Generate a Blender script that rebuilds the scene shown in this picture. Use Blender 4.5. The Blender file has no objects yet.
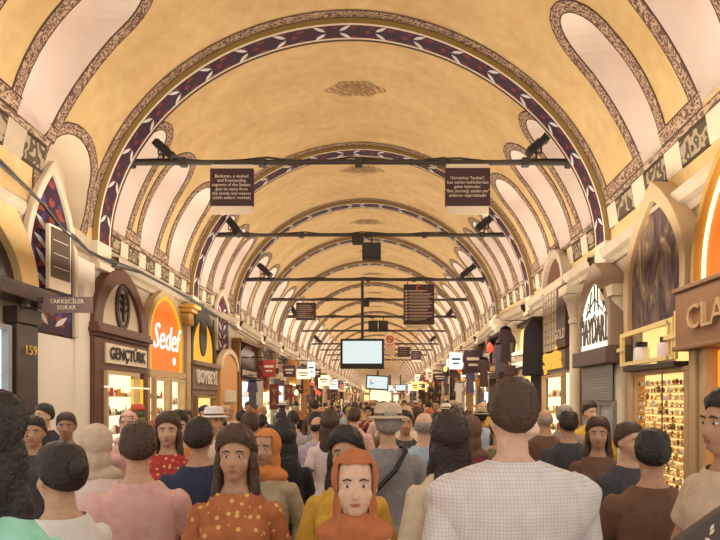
import bpy, bmesh, math, random
import numpy as np
from mathutils import Vector, Matrix, noise
from mathutils.geometry import delaunay_2d_cdt
sc = bpy.context.scene
COL = sc.collection
PI = math.pi
random.seed(7)

# ------------------------------------------------------------------ camera, world, exposure
F = 560.0; VX = 383.0; VY = 400.0; EYE = 1.8
cam = bpy.data.cameras.new('camera'); cam_o = bpy.data.objects.new('camera', cam); COL.objects.link(cam_o)
cam.sensor_width = 36; cam.lens = 36*F/720
cam.shift_x = -(VX-360)/720; cam.shift_y = (VY-270)/720
cam_o.location = (0, 0, EYE); cam_o.rotation_euler = (PI/2, 0, 0)
cam.clip_start = .05; cam.clip_end = 300
sc.camera = cam_o
sc.view_settings.view_transform = 'Standard'; sc.view_settings.look = 'None'
sc.view_settings.gamma = 1; sc.view_settings.exposure = 0.16
sc.view_settings.use_curve_mapping = False
w = bpy.data.worlds.new('world'); sc.world = w; w.use_nodes = True
bg = w.node_tree.nodes['Background']; bg.inputs[0].default_value = (1.0, .90, .76, 1); bg.inputs[1].default_value = .85

def area(name, loc, rot, sx, sy, power, col=(1, .88, .71), spread=PI):
    l = bpy.data.lights.new(name, 'AREA'); l.shape = 'RECTANGLE'; l.size = sx; l.size_y = sy
    l.energy = power; l.color = col; l.spread = spread
    o = bpy.data.objects.new(name, l); COL.objects.link(o); o.location = loc; o.rotation_euler = rot
    return o
# added fill strips with no fixtures, upward for the vault, downward for the crowd
for k in range(16):
    y0 = 3.6 + k*6.5
    area('vault_fill_light', (-3.55, y0+3.2, 3.75), (PI, math.radians(-8), 0), .5, 6.2, 92)
    area('vault_fill_light', (2.55, y0+3.2, 3.75), (PI, math.radians(8), 0), .5, 6.2, 92)
    area('crowd_fill_light', (-3.5, y0+3.2, 3.7), (0, math.radians(-12), 0), .5, 6.2, 54)
    area('crowd_fill_light', (2.5, y0+3.2, 3.7), (0, math.radians(12), 0), .5, 6.2, 54)

# ------------------------------------------------------------------ helpers
def link(o, parent=None):
    COL.objects.link(o)
    if parent: o.parent = parent
    return o
def tag(o, label, cat, group=None, kind=None):
    o['label'] = label; o['category'] = cat
    if group: o['group'] = group
    if kind: o['kind'] = kind
    return o
def thing(name, label, cat, loc=(0, 0, 0), rz=0, group=None):
    o = bpy.data.objects.new(name, None); COL.objects.link(o); o.empty_display_size = .1
    o.location = loc; o.rotation_euler = (0, 0, rz)
    return tag(o, label, cat, group)

class MB:
    def __init__(s): s.v = []; s.f = []; s.m = []; s.uv = []
    def quad(s, pts, mi=0, uv=None):
        n = len(s.v); s.v += [tuple(p) for p in pts]; s.f.append(tuple(range(n, n+len(pts)))); s.m.append(mi)
        s.uv.append(uv or [(0, 0)]*len(pts))
    def box(s, a, b, mi=0):
        x0, y0, z0 = [min(a[i], b[i]) for i in range(3)]; x1, y1, z1 = [max(a[i], b[i]) for i in range(3)]
        n = len(s.v)
        s.v += [(x0,y0,z0),(x1,y0,z0),(x1,y1,z0),(x0,y1,z0),(x0,y0,z1),(x1,y0,z1),(x1,y1,z1),(x0,y1,z1)]
        for f in ((0,3,2,1),(4,5,6,7),(0,1,5,4),(1,2,6,5),(2,3,7,6),(3,0,4,7)):
            s.f.append(tuple(n+i for i in f)); s.m.append(mi)
            P = [s.v[n+i] for i in f]
            if f in ((0,3,2,1),(4,5,6,7)): s.uv.append([(p[0], p[1]) for p in P])
            elif f in ((0,1,5,4),(2,3,7,6)): s.uv.append([(p[0], p[2]) for p in P])
            else: s.uv.append([(p[1], p[2]) for p in P])
        return s
    def prism(s, pts, y0, y1, mi=0):          # outline in x,z pushed from y0 (front) to y1
        n = len(s.v); k = len(pts)
        s.v += [(x, y0, z) for x, z in pts] + [(x, y1, z) for x, z in pts]
        s.f.append(tuple(range(n, n+k))); s.m.append(mi); s.uv.append(list(pts))
        s.f.append(tuple(range(n+2*k-1, n+k-1, -1))); s.m.append(mi); s.uv.append(list(pts)[::-1])
        for i in range(k):
            j = (i+1) % k
            s.f.append((n+j, n+i, n+k+i, n+k+j)); s.m.append(mi); s.uv.append([(0,0)]*4)
        return s
    def ring(s, outer, inner, y0, y1, mi=0, closed=False):  # strip between two equal-length outlines
        k = len(outer); n = len(s.v)
        for P, y in ((outer, y0), (inner, y0), (outer, y1), (inner, y1)): s.v += [(x, y, z) for x, z in P]
        L = 0
        for i in range(k if closed else k-1):
            j = (i+1) % k
            a, b = outer[i], outer[j]; d = math.hypot(a[0]-b[0], a[1]-b[1])
            s.f.append((n+i, n+k+i, n+k+j, n+j)); s.uv.append([(L, 0), (L, 1), (L+d, 1), (L+d, 0)])
            s.f.append((n+2*k+i, n+2*k+j, n+3*k+j, n+3*k+i)); s.uv.append([(0,0)]*4)
            s.f.append((n+i, n+j, n+2*k+j, n+2*k+i)); s.uv.append([(0,0)]*4)
            s.f.append((n+k+i, n+3*k+i, n+3*k+j, n+k+j)); s.uv.append([(0,0)]*4)
            s.m += [mi]*4; L += d
        if not closed:
            for i in (0, k-1):
                s.f.append((n+i, n+k+i, n+3*k+i, n+2*k+i)); s.m.append(mi); s.uv.append([(0,0)]*4)
        return s
    def tube(s, pts, r, seg=8, mi=0):
        pts = [Vector(p) for p in pts]; n0 = len(s.v); k = len(pts)
        rr = r if isinstance(r, (list, tuple)) else [r]*k
        for i, p in enumerate(pts):
            d = (pts[min(i+1, k-1)]-pts[max(i-1, 0)]).normalized()
            u = d.cross(Vector((0, 0, 1)) if abs(d.z) < .9 else Vector((1, 0, 0))).normalized(); q = d.cross(u)
            for j in range(seg):
                a = 2*PI*j/seg; s.v.append(tuple(p+u*math.cos(a)*rr[i]+q*math.sin(a)*rr[i]))
        for i in range(k-1):
            for j in range(seg):
                j2 = (j+1) % seg
                s.f.append((n0+i*seg+j, n0+i*seg+j2, n0+(i+1)*seg+j2, n0+(i+1)*seg+j)); s.m.append(mi); s.uv.append([(0,0)]*4)
        s.f.append(tuple(n0+j for j in range(seg))[::-1]); s.f.append(tuple(n0+(k-1)*seg+j for j in range(seg)))
        s.m += [mi]*2; s.uv += [[(0,0)]*seg]*2
        return s
    def lathe(s, prof, c=(0, 0), seg=20, mi=0):      # prof: (r, z)
        n0 = len(s.v); k = len(prof)
        for r, z in prof:
            for j in range(seg):
                a = 2*PI*j/seg; s.v.append((c[0]+r*math.cos(a), c[1]+r*math.sin(a), z))
        for i in range(k-1):
            for j in range(seg):
                j2 = (j+1) % seg
                s.f.append((n0+i*seg+j, n0+i*seg+j2, n0+(i+1)*seg+j2, n0+(i+1)*seg+j)); s.m.append(mi); s.uv.append([(0,0)]*4)
        s.f.append(tuple(n0+j for j in range(seg))[::-1]); s.f.append(tuple(n0+(k-1)*seg+j for j in range(seg)))
        s.m += [mi]*2; s.uv += [[(0,0)]*seg]*2
        return s
    def ell(s, c, r, seg=12, rings=8, mi=0, rot=None):
        n0 = len(s.v); c = Vector(c)
        for i in range(rings+1):
            t = PI*i/rings
            for j in range(seg):
                a = 2*PI*j/seg
                p = Vector((r[0]*math.sin(t)*math.cos(a), r[1]*math.sin(t)*math.sin(a), r[2]*math.cos(t)))
                if rot: p = rot @ p
                s.v.append(tuple(c+p))
        for i in range(rings):
            for j in range(seg):
                j2 = (j+1) % seg
                s.f.append((n0+i*seg+j, n0+(i+1)*seg+j, n0+(i+1)*seg+j2, n0+i*seg+j2)); s.m.append(mi); s.uv.append([(0,0)]*4)
        return s
    def xform(s, M, start=0):
        for i in range(start, len(s.v)): s.v[i] = tuple(M @ Vector(s.v[i]))
    def build(s, name, mats, parent=None, smooth=False, bevel=0, merge=False):
        me = bpy.data.meshes.new(name); me.from_pydata(s.v, [], s.f)
        uvl = me.uv_layers.new(name='UVMap')
        flat = [c for u in s.uv for p in u for c in p]
        if len(flat) == 2*len(me.loops): uvl.data.foreach_set('uv', flat)
        if not isinstance(mats, (list, tuple)): mats = [mats]
        for m in mats: me.materials.append(m)
        me.polygons.foreach_set('material_index', s.m)
        if smooth: me.polygons.foreach_set('use_smooth', [True]*len(me.polygons))
        me.update()
        if merge:
            bm = bmesh.new(); bm.from_mesh(me); bmesh.ops.remove_doubles(bm, verts=bm.verts, dist=1e-5)
            bmesh.ops.recalc_face_normals(bm, faces=bm.faces); bm.to_mesh(me); bm.free()
        o = bpy.data.objects.new(name, me); link(o, parent)
        if bevel:
            b = o.modifiers.new('bevel', 'BEVEL'); b.width = bevel; b.segments = 2; b.limit_method = 'ANGLE'
        return o
def struct(o): o['kind'] = 'structure'; return o

def text(name, s, size, loc, mat, parent, rot=(PI/2, 0, 0), ext=.004, align='CENTER', sx=1.0, line=1.0, shear=0, bold=0, fit=None):
    c = bpy.data.curves.new('t', 'FONT'); c.body = s; c.size = size; c.align_x = align; c.align_y = 'CENTER'
    c.extrude = ext; c.space_line = line; c.resolution_u = 2; c.shear = shear; c.offset = bold
    t = bpy.data.objects.new('t', c); COL.objects.link(t)
    dg = bpy.context.evaluated_depsgraph_get(); me = bpy.data.meshes.new_from_object(t.evaluated_get(dg))
    bpy.data.objects.remove(t); bpy.data.curves.remove(c)
    me.materials.clear(); me.materials.append(mat); me.name = name
    if fit and len(me.vertices):
        xs = [v.co.x for v in me.vertices]; sx = fit/(max(xs)-min(xs))
    o = bpy.data.objects.new(name, me); link(o, parent); o.location = loc; o.rotation_euler = rot; o.scale = (sx, 1, 1)
    return o

# ------------------------------------------------------------------ materials
def nt(name):
    m = bpy.data.materials.new(name); m.use_nodes = True; t = m.node_tree
    return m, t.nodes, t.links, t.nodes['Principled BSDF']
def mixc(N, L, fac, a, b, mode='MIX'):
    x = N.new('ShaderNodeMix'); x.data_type = 'RGBA'; x.blend_type = mode
    for s, v in ((0, fac), (6, a), (7, b)):
        if hasattr(v, 'is_linked') or hasattr(v, 'links'): L.new(v, x.inputs[s])
        elif s == 0: x.inputs[0].default_value = v
        else: x.inputs[s].default_value = (*v, 1)
    return x.outputs[2]
def math_(N, L, op, a, b=0.0, c=None):
    x = N.new('ShaderNodeMath'); x.operation = op
    for i, v in enumerate((a, b, c)):
        if v is None: continue
        if hasattr(v, 'links'): L.new(v, x.inputs[i])
        else: x.inputs[i].default_value = v
    return x.outputs[0]
MC = {}
def flat(name, c, rough=.7, metal=0, var=.12, scale=6, bump=0):
    if name in MC: return MC[name]
    m, N, L, B = nt(name)
    co = N.new('ShaderNodeTexCoord'); no = N.new('ShaderNodeTexNoise'); no.inputs['Scale'].default_value = scale
    no.inputs['Detail'].default_value = 4; L.new(co.outputs['Object'], no.inputs['Vector'])
    lo = tuple(x*(1-var) for x in c); hi = tuple(min(1, x*(1+var)) for x in c)
    L.new(mixc(N, L, no.outputs['Fac'], lo, hi), B.inputs['Base Color'])
    B.inputs['Roughness'].default_value = rough; B.inputs['Metallic'].default_value = metal
    if bump:
        b = N.new('ShaderNodeBump'); b.inputs['Strength'].default_value = bump; b.inputs['Distance'].default_value = .02
        L.new(no.outputs['Fac'], b.inputs['Height']); L.new(b.outputs['Normal'], B.inputs['Normal'])
    MC[name] = m; return m
def emit(name, c, st):
    if name in MC: return MC[name]
    m, N, L, B = nt(name); B.inputs['Base Color'].default_value = (*[x*.25 for x in c], 1)
    B.inputs['Emission Color'].default_value = (*c, 1); B.inputs['Emission Strength'].default_value = st
    MC[name] = m; return m
def objcol(name, rough=.8, bump=.3, scale=30, sss=0, pattern=None):
    m, N, L, B = nt(name)
    oi = N.new('ShaderNodeObjectInfo'); co = N.new('ShaderNodeTexCoord')
    no = N.new('ShaderNodeTexNoise'); no.inputs['Scale'].default_value = scale; no.inputs['Detail'].default_value = 3
    L.new(co.outputs['Object'], no.inputs['Vector'])
    c = mixc(N, L, .35, oi.outputs['Color'], no.outputs['Fac'], 'OVERLAY')
    if pattern == 'plaid':
        sp = N.new('ShaderNodeSeparateXYZ'); L.new(co.outputs['Object'], sp.inputs[0])
        a = math_(N, L, 'GREATER_THAN', math_(N, L, 'FRACT', math_(N, L, 'MULTIPLY', sp.outputs[0], 80)), .7)
        b = math_(N, L, 'GREATER_THAN', math_(N, L, 'FRACT', math_(N, L, 'MULTIPLY', sp.outputs[2], 80)), .7)
        g = math_(N, L, 'MULTIPLY', math_(N, L, 'ADD', a, b), .5)
        c = mixc(N, L, math_(N, L, 'MULTIPLY', g, .45), c, (.34, .27, .36))
    if name == 'hair':
        mp = N.new('ShaderNodeMapping'); mp.inputs['Scale'].default_value = (1, 1, .12); L.new(co.outputs['Object'], mp.inputs[0]); L.new(mp.outputs[0], no.inputs['Vector'])
    if pattern == 'print':
        vo = N.new('ShaderNodeTexVoronoi'); vo.inputs['Scale'].default_value = 26; L.new(co.outputs['Object'], vo.inputs['Vector'])
        c = mixc(N, L, math_(N, L, 'LESS_THAN', vo.outputs['Distance'], .28), c, (.75, .45, .14))
    L.new(c, B.inputs['Base Color']); B.inputs['Roughness'].default_value = rough
    if sss: B.inputs['Subsurface Weight'].default_value = sss; B.inputs['Subsurface Radius'].default_value = (.02, .008, .004)
    bu = N.new('ShaderNodeBump'); bu.inputs['Strength'].default_value = bump; bu.inputs['Distance'].default_value = .015
    n2 = N.new('ShaderNodeTexNoise'); n2.inputs['Scale'].default_value = scale*.35; L.new(co.outputs['Object'], n2.inputs['Vector'])
    L.new(n2.outputs['Fac'], bu.inputs['Height']); L.new(bu.outputs['Normal'], B.inputs['Normal'])
    MC[name] = m; return m

def plaster():
    m, N, L, B = nt('tan_plaster')
    co = N.new('ShaderNodeTexCoord')
    a = N.new('ShaderNodeTexNoise'); a.inputs['Scale'].default_value = .9; a.inputs['Detail'].default_value = 6; a.inputs['Roughness'].default_value = .65
    mp = N.new('ShaderNodeMapping'); mp.inputs['Scale'].default_value = (.6, 1.6, .8); L.new(co.outputs['Object'], mp.inputs[0]); L.new(mp.outputs[0], a.inputs['Vector'])
    r = N.new('ShaderNodeValToRGB'); L.new(a.outputs['Fac'], r.inputs[0])
    r.color_ramp.elements[0].position = .3; r.color_ramp.elements[0].color = (.60, .40, .175, 1)
    r.color_ramp.elements[1].position = .72; r.color_ramp.elements[1].color = (.76, .535, .265, 1)
    b = N.new('ShaderNodeTexNoise'); b.inputs['Scale'].default_value = 5; b.inputs['Detail'].default_value = 5; L.new(co.outputs['Object'], b.inputs['Vector'])
    L.new(mixc(N, L, .25, r.outputs[0], b.outputs['Fac'], 'OVERLAY'), B.inputs['Base Color'])
    B.inputs['Roughness'].default_value = .75
    return m
PLASTER = plaster()
def scroll(name, dark, light, sc_=9.0, edge=.10):
    m, N, L, B = nt(name)
    uv = N.new('ShaderNodeUVMap'); sp = N.new('ShaderNodeSeparateXYZ'); L.new(uv.outputs[0], sp.inputs[0])
    no = N.new('ShaderNodeTexNoise'); no.inputs['Scale'].default_value = sc_*.7; no.inputs['Detail'].default_value = 1; L.new(uv.outputs[0], no.inputs['Vector'])
    vo = N.new('ShaderNodeTexVoronoi'); vo.inputs['Scale'].default_value = sc_; vo.feature = 'SMOOTH_F1'
    mp = N.new('ShaderNodeMapping'); mp.inputs['Scale'].default_value = (1, .22, 1); L.new(uv.outputs[0], mp.inputs[0])
    L.new(mp.outputs[0], vo.inputs['Vector'])
    rings = math_(N, L, 'SINE', math_(N, L, 'ADD', math_(N, L, 'MULTIPLY', vo.outputs['Distance'], 22), math_(N, L, 'MULTIPLY', no.outputs['Fac'], 9)))
    g = math_(N, L, 'GREATER_THAN', rings, .05)
    c = mixc(N, L, g, dark, light)
    v = sp.outputs[1]
    e = math_(N, L, 'GREATER_THAN', math_(N, L, 'ABSOLUTE', math_(N, L, 'SUBTRACT', v, .5)), .5-edge)
    L.new(mixc(N, L, e, c, tuple(x*.55 for x in dark)), B.inputs['Base Color']); B.inputs['Roughness'].default_value = .8
    return m
SCROLL = scroll('brown_scroll_paint', (.145, .075, .055), (.52, .36, .24), 13)
SCROLLF = scroll('brown_scroll_paint_coarse', (.17, .10, .07), (.52, .37, .24), 6)
FRIEZE = scroll('grey_frieze_paint', (.10, .07, .045), (.40, .31, .20), 5, .10)
GOLD = flat('olive_gold_paint', (.32, .205, .065), .5)
CREAM = flat('cream_plaster', (.72, .61, .46), .8, var=.1, scale=2)
WHITEP = flat('white_plaster', (.86, .78, .68), .8, var=.08, scale=1.5)
LUN = flat('window_reveal_plaster', (.74, .62, .53), .8, var=.22, scale=1.2)
PURP = flat('purple_paint', (.045, .014, .036), .6, var=.35, scale=9)
REDP = flat('red_paint', (.20, .03, .03), .6)
LEAF = flat('white_leaf_paint', (.72, .66, .66), .6)
STONE = flat('weathered_stone', (.52, .42, .31), .8, var=.25, scale=5, bump=.4)
BRN = flat('brown_wood', (.13, .052, .032), .45, var=.25, scale=12)
BRN2 = flat('mid_brown_wood', (.30, .15, .065), .45, var=.25, scale=12)
TANW = flat('tan_stone', (.56, .38, .21), .7, var=.15, scale=6)
BLACK = flat('black_metal', (.018, .015, .014), .5)
IRON = flat('dark_iron', (.05, .038, .03), .6)
BOARD = flat('dark_board', (.05, .018, .022), .5, var=.1)
IVORY = flat('ivory_letter', (.75, .62, .5), .6)
IVB = flat('ivory_board', (.78, .66, .50), .6)
GREY = flat('grey_metal', (.30, .29, .29), .4)
DMAR = flat('dark_marble', (.055, .035, .028), .25, var=.5, scale=5)
ORNG = emit('lit_orange_panel', (1, .20, .015), .75)
YELL = emit('lit_yellow_panel', (1, .45, .02), .8)
WLET = emit('lit_white_letters', (1, .95, .85), 1.0)
GLET = flat('gold_letters', (.85, .52, .10), .3, .8)
LITW = emit('lit_window_warm', (1, .80, .50), 1.35)
LITC = emit('lit_window_cool', (.80, .95, .95), 1.3)
LITY = emit('lit_window_yellow', (1, .62, .22), 1.2)
SCREEN = emit('lit_screen', (.72, .86, .88), .82)
DAY = emit('daylit_window', (1, .93, .87), 3.6)
# ------------------------------------------------------------------ the arches as measured along the street
#        apex_y foot_y centre_x half_px
AR = [(23, 240, 351.5, 253.5), (149, 295, 361.5, 168.5), (203, 314, 366, 130), (238, 331, 369.5, 108.6),
      (263, 341.6, 372, 91.9), (284.5, 351, 374, 77), (301, 357.5, 375.3, 67)]
arches = []                       # (y, centre X, half width, foot height, rise)
for ay, fy, cx, hp in AR:
    y = F*4.03/hp
    arches.append((y, (cx-VX)*y/F, 4.03, EYE+(VY-fy)*y/F, (fy-ay)*y/F))
a = arches[0]; first = (4.3, a[1]+.0, a[2], a[3]+.15, a[4])
y = arches[-1][0]
while y < 104:
    y += 4.5; arches.append((y, arches[6][1], 4.03, arches[6][3], arches[6][4]))
stations = [first]+arches

def S(k, t, th, off=0.0):
    """point of the vault between station k and k+1; th=0 right springing, pi left springing; off<0 = lower"""
    A, B = stations[k], stations[k+1]
    y, cx, W, zf, R = [A[i]+(B[i]-A[i])*t for i in range(5)]
    W += .10+off; R += .10+off
    c, s_ = math.cos(th), math.sin(th); n = 1.86 if c > 0 else 1.97
    return Vector((cx+math.copysign(abs(c)**(2/n), c)*W, y, zf+(max(s_, 0)**(2/n))*R))
RAD = 3.9
def lun_poly(y0, y1, tb, tt, side):       # outline in (y, arc length)
    wd = y1-y0; c = (y0+y1)/2; P = []
    sb, st = tb*RAD, tt*RAD; n = 9; rt = min(.55, (st-sb)*.4)
    for i in range(n+1):
        q = i/n; s_ = sb+(st-rt-sb)*q; h = wd/2*(1+.22*math.sin(PI*min(q*1.1, 1)*.75))
        P.append((c-h, s_))
    hh = P[-1][0]; hw = c-hh
    for i in range(1, 12):
        a_ = PI-PI*i/12; P.append((c+hw*math.cos(a_), st-rt+rt*math.sin(a_)))
    for i in range(n, -1, -1): P.append((2*c-P[i][0], P[i][1]))
    if side < 0: P = [(p[0], PI*RAD-p[1]) for p in P]
    return P
def inside(P, x, y):
    r = False; n = len(P)
    for i in range(n):
        x1, y1 = P[i]; x2, y2 = P[(i+1) % n]
        if (y1 > y) != (y2 > y) and x < (x2-x1)*(y-y1)/(y2-y1)+x1: r = not r
    return r
rd = math.radians
def luns(k):
    A, B = stations[k][0], stations[k+1][0]
    if k == 0:
        return [(-1, 6.85, 7.45, rd(15), rd(51)), (-1, 5.2, 5.85, rd(15), rd(51)), (1, 7.1, 7.62, rd(11), rd(45)), (1, 5.62, 6.2, rd(12), rd(50)),
                (-1, 7.62, 8.55, rd(.5), rd(20))]
    if k == 1: sp = [(9.45, 10.0), (10.6, 11.25), (12.0, 12.7)]
    elif k == 2: sp = [(13.95, 14.65), (15.15, 15.75), (16.2, 16.75)]
    else:
        d = B-A-.45; sp = [(A+.45+d*.12, A+.45+d*.38), (A+.45+d*.60, A+.45+d*.86)]
    out = []
    for p in sp: out += [(-1, *p, rd(6), rd(37)), (1, *p, rd(9), rd(42))]
    return out
win_n = 0
trims = 0
for k in range(len(stations)-1):
    A, B = stations[k], stations[k+1]
    ya = A[0]+(0 if k == 0 else .45); yb = B[0]; LL = luns(k); far = k > 6
    polys = [lun_poly(l[1], l[2], l[3], l[4], l[0]) for l in LL]
    pts, edges = [], []
    def addp(p): pts.append(Vector(p)); return len(pts)-1
    ny = 8 if far else 14; ns = 26 if far else 44; ST = PI*RAD
    border = [(ya+(yb-ya)*i/ny, 0) for i in range(ny)]+[(yb, ST*i/ns) for i in range(ns)]+[(yb-(yb-ya)*i/ny, ST) for i in range(ny)]+[(ya, ST-ST*i/ns) for i in range(ns)]
    ids = [addp(p) for p in border]; edges += [(ids[i], ids[(i+1) % len(ids)]) for i in range(len(ids))]
    for P in polys:
        ids = [addp(p) for p in P]; edges += [(ids[i], ids[(i+1) % len(ids)]) for i in range(len(ids))]
    for i in range(1, ny):
        for j in range(1, ns):
            p = (ya+(yb-ya)*i/ny, ST*j/ns)
            if not any(inside(P, *p) for P in polys): addp(p)
    vv, ee, ff, _, _, _ = delaunay_2d_cdt(pts, edges, [], 0, 1e-5)
    mb = MB()
    def V3(p, off=0): return S(k, (p[0]-A[0])/(B[0]-A[0]), p[1]/RAD, off)
    mb.v = [tuple(V3(p)) for p in vv]
    for f in ff:
        c = sum((vv[i] for i in f), Vector((0, 0)))/3
        if any(inside(P, c.x, c.y) for P in polys): continue
        mb.f.append(tuple(f)[::-1]); mb.m.append(0); mb.uv.append([(vv[i].x, vv[i].y) for i in f])
    o = struct(mb.build('ceiling', PLASTER, smooth=True))
    # lunette reveals, panes, painted frames
    for (side, y0, y1, tb, tt), P in zip(LL, polys):
        niche = tt < rd(25)
        mb = MB(); n = len(P); xe = A[1]+side*(4.13+(.25 if niche else .75))
        Q = [V3(p) for p in P]; E = [Vector((xe, q.y, q.z+(0 if niche else .25*(q.z-Q[0].z)/3))) for q in Q]
        for i in range(n):
            j = (i+1) % n; mb.quad([Q[i], Q[j], E[j], E[i]] if side > 0 else [Q[j], Q[i], E[i], E[j]])
        struct(mb.build('wall_left' if side < 0 else 'wall_right', CREAM if niche else LUN, smooth=False, merge=True))
        if niche:
            cp = MB(); cp.quad(E); struct(cp.build('wall_left', CREAM))
        if not niche:
            win_n += 1; fr = MB(); pane = MB()
            c = sum(E, Vector())/n; In = [c+(e-c)*.86 for e in E]
            for i in range(n):
                j = (i+1) % n
                fr.quad([E[i], E[j], In[j], In[i]]); d = Vector((-side*.06, 0, 0))
                fr.quad([In[i], In[j], In[j]+d, In[i]+d]); fr.quad([E[i]+d, E[j]+d, In[j]+d, In[i]+d])
            fr.box((xe-.03, c.y-.02, E[0].z), (xe+.03, c.y+.02, max(e.z for e in E)))
            pane.quad(E)
            wo = struct(fr.build('window_%d' % win_n, WHITEP)); pane.build('window_glass', DAY, wo)
        # painted frame round the opening (side and top)
        mb = MB(); wb = .17; cen = (y0+y1)/2; O = []
        sgn = 1 if side > 0 else -1
        for i, p in enumerate(P):
            a_, b_ = P[max(i-1, 0)], P[min(i+1, n-1)]
            dx, dy = b_[0]-a_[0], b_[1]-a_[1]; l = math.hypot(dx, dy) or 1
            nx, nyy = -dy/l, dx/l
            if side < 0: nx, nyy = -nx, -nyy
            # outward = away from centre line
            if (nx*(p[0]-cen)+nyy*(p[1]-(P[0][1]+P[n//2][1])/2)) < 0: nx, nyy = -nx, -nyy
            O.append((min(max(p[0]+nx*wb, ya+.01), yb-.2 if k else yb-.01), p[1]+nyy*wb))
        Lc = 0
        for i in range(n-1):
            d = math.hypot(P[i+1][0]-P[i][0], P[i+1][1]-P[i][1])
            q = [V3(P[i], -.012), V3(P[i+1], -.012), V3(O[i+1], -.012), V3(O[i], -.012)]
            mb.quad(q if side > 0 else q, 0, [(Lc, 0), (Lc+d, 0), (Lc+d, 1), (Lc, 1)])
            for u_, v_ in ((P, P), (O, O)):
                mb.quad([V3(u_[i], -.012), V3(u_[i+1], -.012), V3(u_[i+1], 0), V3(u_[i], 0)], 0)
            Lc += d
        trims += 1; struct(mb.build('trim_%d' % trims, SCROLL))
    # horizontal painted band at the base of the panels, frieze and plain blocks under it
    for side in (-1, 1):
        L2 = sorted([(l[1], l[2]) for l in LL if l[0] == side and l[4] > rd(25)])
        tb = [l[3] for l in LL if l[0] == side][0]
        cuts = [ya+.0]+[v for l in L2 for v in l]+[yb-.18]
        mb = MB(); fz = MB(); bl = MB()
        def strip(m_, u0, u1, t0, t1, mi=0, off=-.014, nseg=4, uvs=1.0):
            for i in range(nseg):
                a_, b_ = u0+(u1-u0)*i/nseg, u0+(u1-u0)*(i+1)/nseg
                th = (lambda t: t*RAD) if side > 0 else (lambda t: (PI-t)*RAD)
                m_.quad([V3((a_, th(t0)), off), V3((b_, th(t0)), off), V3((b_, th(t1)), off), V3((a_, th(t1)), off)], mi,
                        [(a_*uvs, 0), (b_*uvs, 0), (b_*uvs, 1), (a_*uvs, 1)])
            th0 = t0*RAD if side > 0 else (PI-t0)*RAD; th1 = t1*RAD if side > 0 else (PI-t1)*RAD
            for tq in (th0, th1): m_.quad([V3((u0, tq), off), V3((u1, tq), off), V3((u1, tq), .02), V3((u0, tq), .02)], mi)
        for i in range(0, len(cuts), 2):
            u0, u1 = cuts[i]+.0, cuts[i+1]
            if k == 0 and side < 0 and u1 > 8: u0, u1 = 7.45, 7.6
            if u1-u0 > .08: strip(mb, u0, u1, tb, tb+rd(3.2))
        if mb.f: trims += 1; struct(mb.build('trim_%d' % trims, SCROLL))
        yy = ya+.02; e_ = yb-.02
        if k == 0 and side < 0: e_ = 7.5
        strip(fz, yy, e_, tb-rd(1.6), tb-rd(.1), 0, -.03)
        step = .92 if k == 0 else .75
        lowt = max(tb-rd(7.5), 0.0)
        while yy < e_-.2:
            strip(fz, yy, min(yy+step*.62, e_), lowt, tb-rd(1.6), 1, -.02, 2, 1.3)
            strip(bl, min(yy+step*.62, e_), min(yy+step, e_), lowt, tb-rd(1.6), 0, -.024, 2)
            yy += step
        trims += 1; struct(fz.build('trim_%d' % trims, [SCROLLF, FRIEZE]))
        if bl.f: trims += 1; struct(bl.build('trim_%d' % trims, STONE if side < 0 and k == 0 else CREAM if k < 3 else STONE))
    # painted scroll band on the vault before the next arch rib
    mb = MB(); ns2 = 60; lo = rd(3)
    for i in range(ns2):
        t0, t1 = lo+(PI-2*lo)*i/ns2, lo+(PI-2*lo)*(i+1)/ns2
        mb.quad([V3((yb-.17, t0*RAD), -.013), V3((yb-.17, t1*RAD), -.013), V3((yb+.0, t1*RAD), -.013), V3((yb, t0*RAD), -.013)], 0,
                [(t0*RAD, 0), (t1*RAD, 0), (t1*RAD, 1), (t0*RAD, 1)])
    trims += 1; struct(mb.build('trim_%d' % trims, SCROLL))
    # the small painted medallion on the crown
    if k < 9:
        mb = MB(); ty = (ya+yb)/2 if k else 0; cy = {0: None, 1: 10.95, 2: 14.9}.get(k, (ya+yb)/2)
        if cy:
            W2 = .62; cth = PI/2
            def medp(x, yv): return V3((cy+yv, (cth-x/RAD)*RAD), -.012)
            r = random.Random(k); nn = 40
            def outline(i):
                a_ = 2*PI*i/nn; rr = 1+.10*math.cos(6*a_)+.12*abs(math.cos(a_))**8
                return W2*.82*rr*math.cos(a_), .27*rr*math.sin(a_)
            for i in range(nn):
                p, q = outline(i), outline(i+1)
                for s0, s1, mi in ((.95, 1.0, 0), (.60, .64, 0), (.3, .34, 1), (0, .12, 0)):
                    mb.quad([medp(p[0]*s0, p[1]*s0), medp(q[0]*s0, q[1]*s0), medp(q[0]*s1, q[1]*s1), medp(p[0]*s1, p[1]*s1)], mi)
                if i % 2 == 0:
                    mx, my = (p[0]+q[0])/2, (p[1]+q[1])/2
                    for s0 in (.5, .8, .2):
                        R_ = .030 if s0 > .3 else .02
                        mb.quad([medp(mx*s0+R_*1.5, my*s0), medp(mx*s0, my*s0+R_), medp(mx*s0-R_*1.5, my*s0), medp(mx*s0, my*s0-R_)], 1)
                        mb.quad([medp(mx*s0+R_*2, my*s0+R_), medp(mx*s0+R_, my*s0+R_*1.6), medp(mx*s0-R_, my*s0-R_*1.2), medp(mx*s0+.002, my*s0-R_*1.4)], 0)
            trims += 1; struct(mb.build('trim_%d' % trims, [flat('medallion_brown', (.36, .21, .09), .8), GOLD]))
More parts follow.
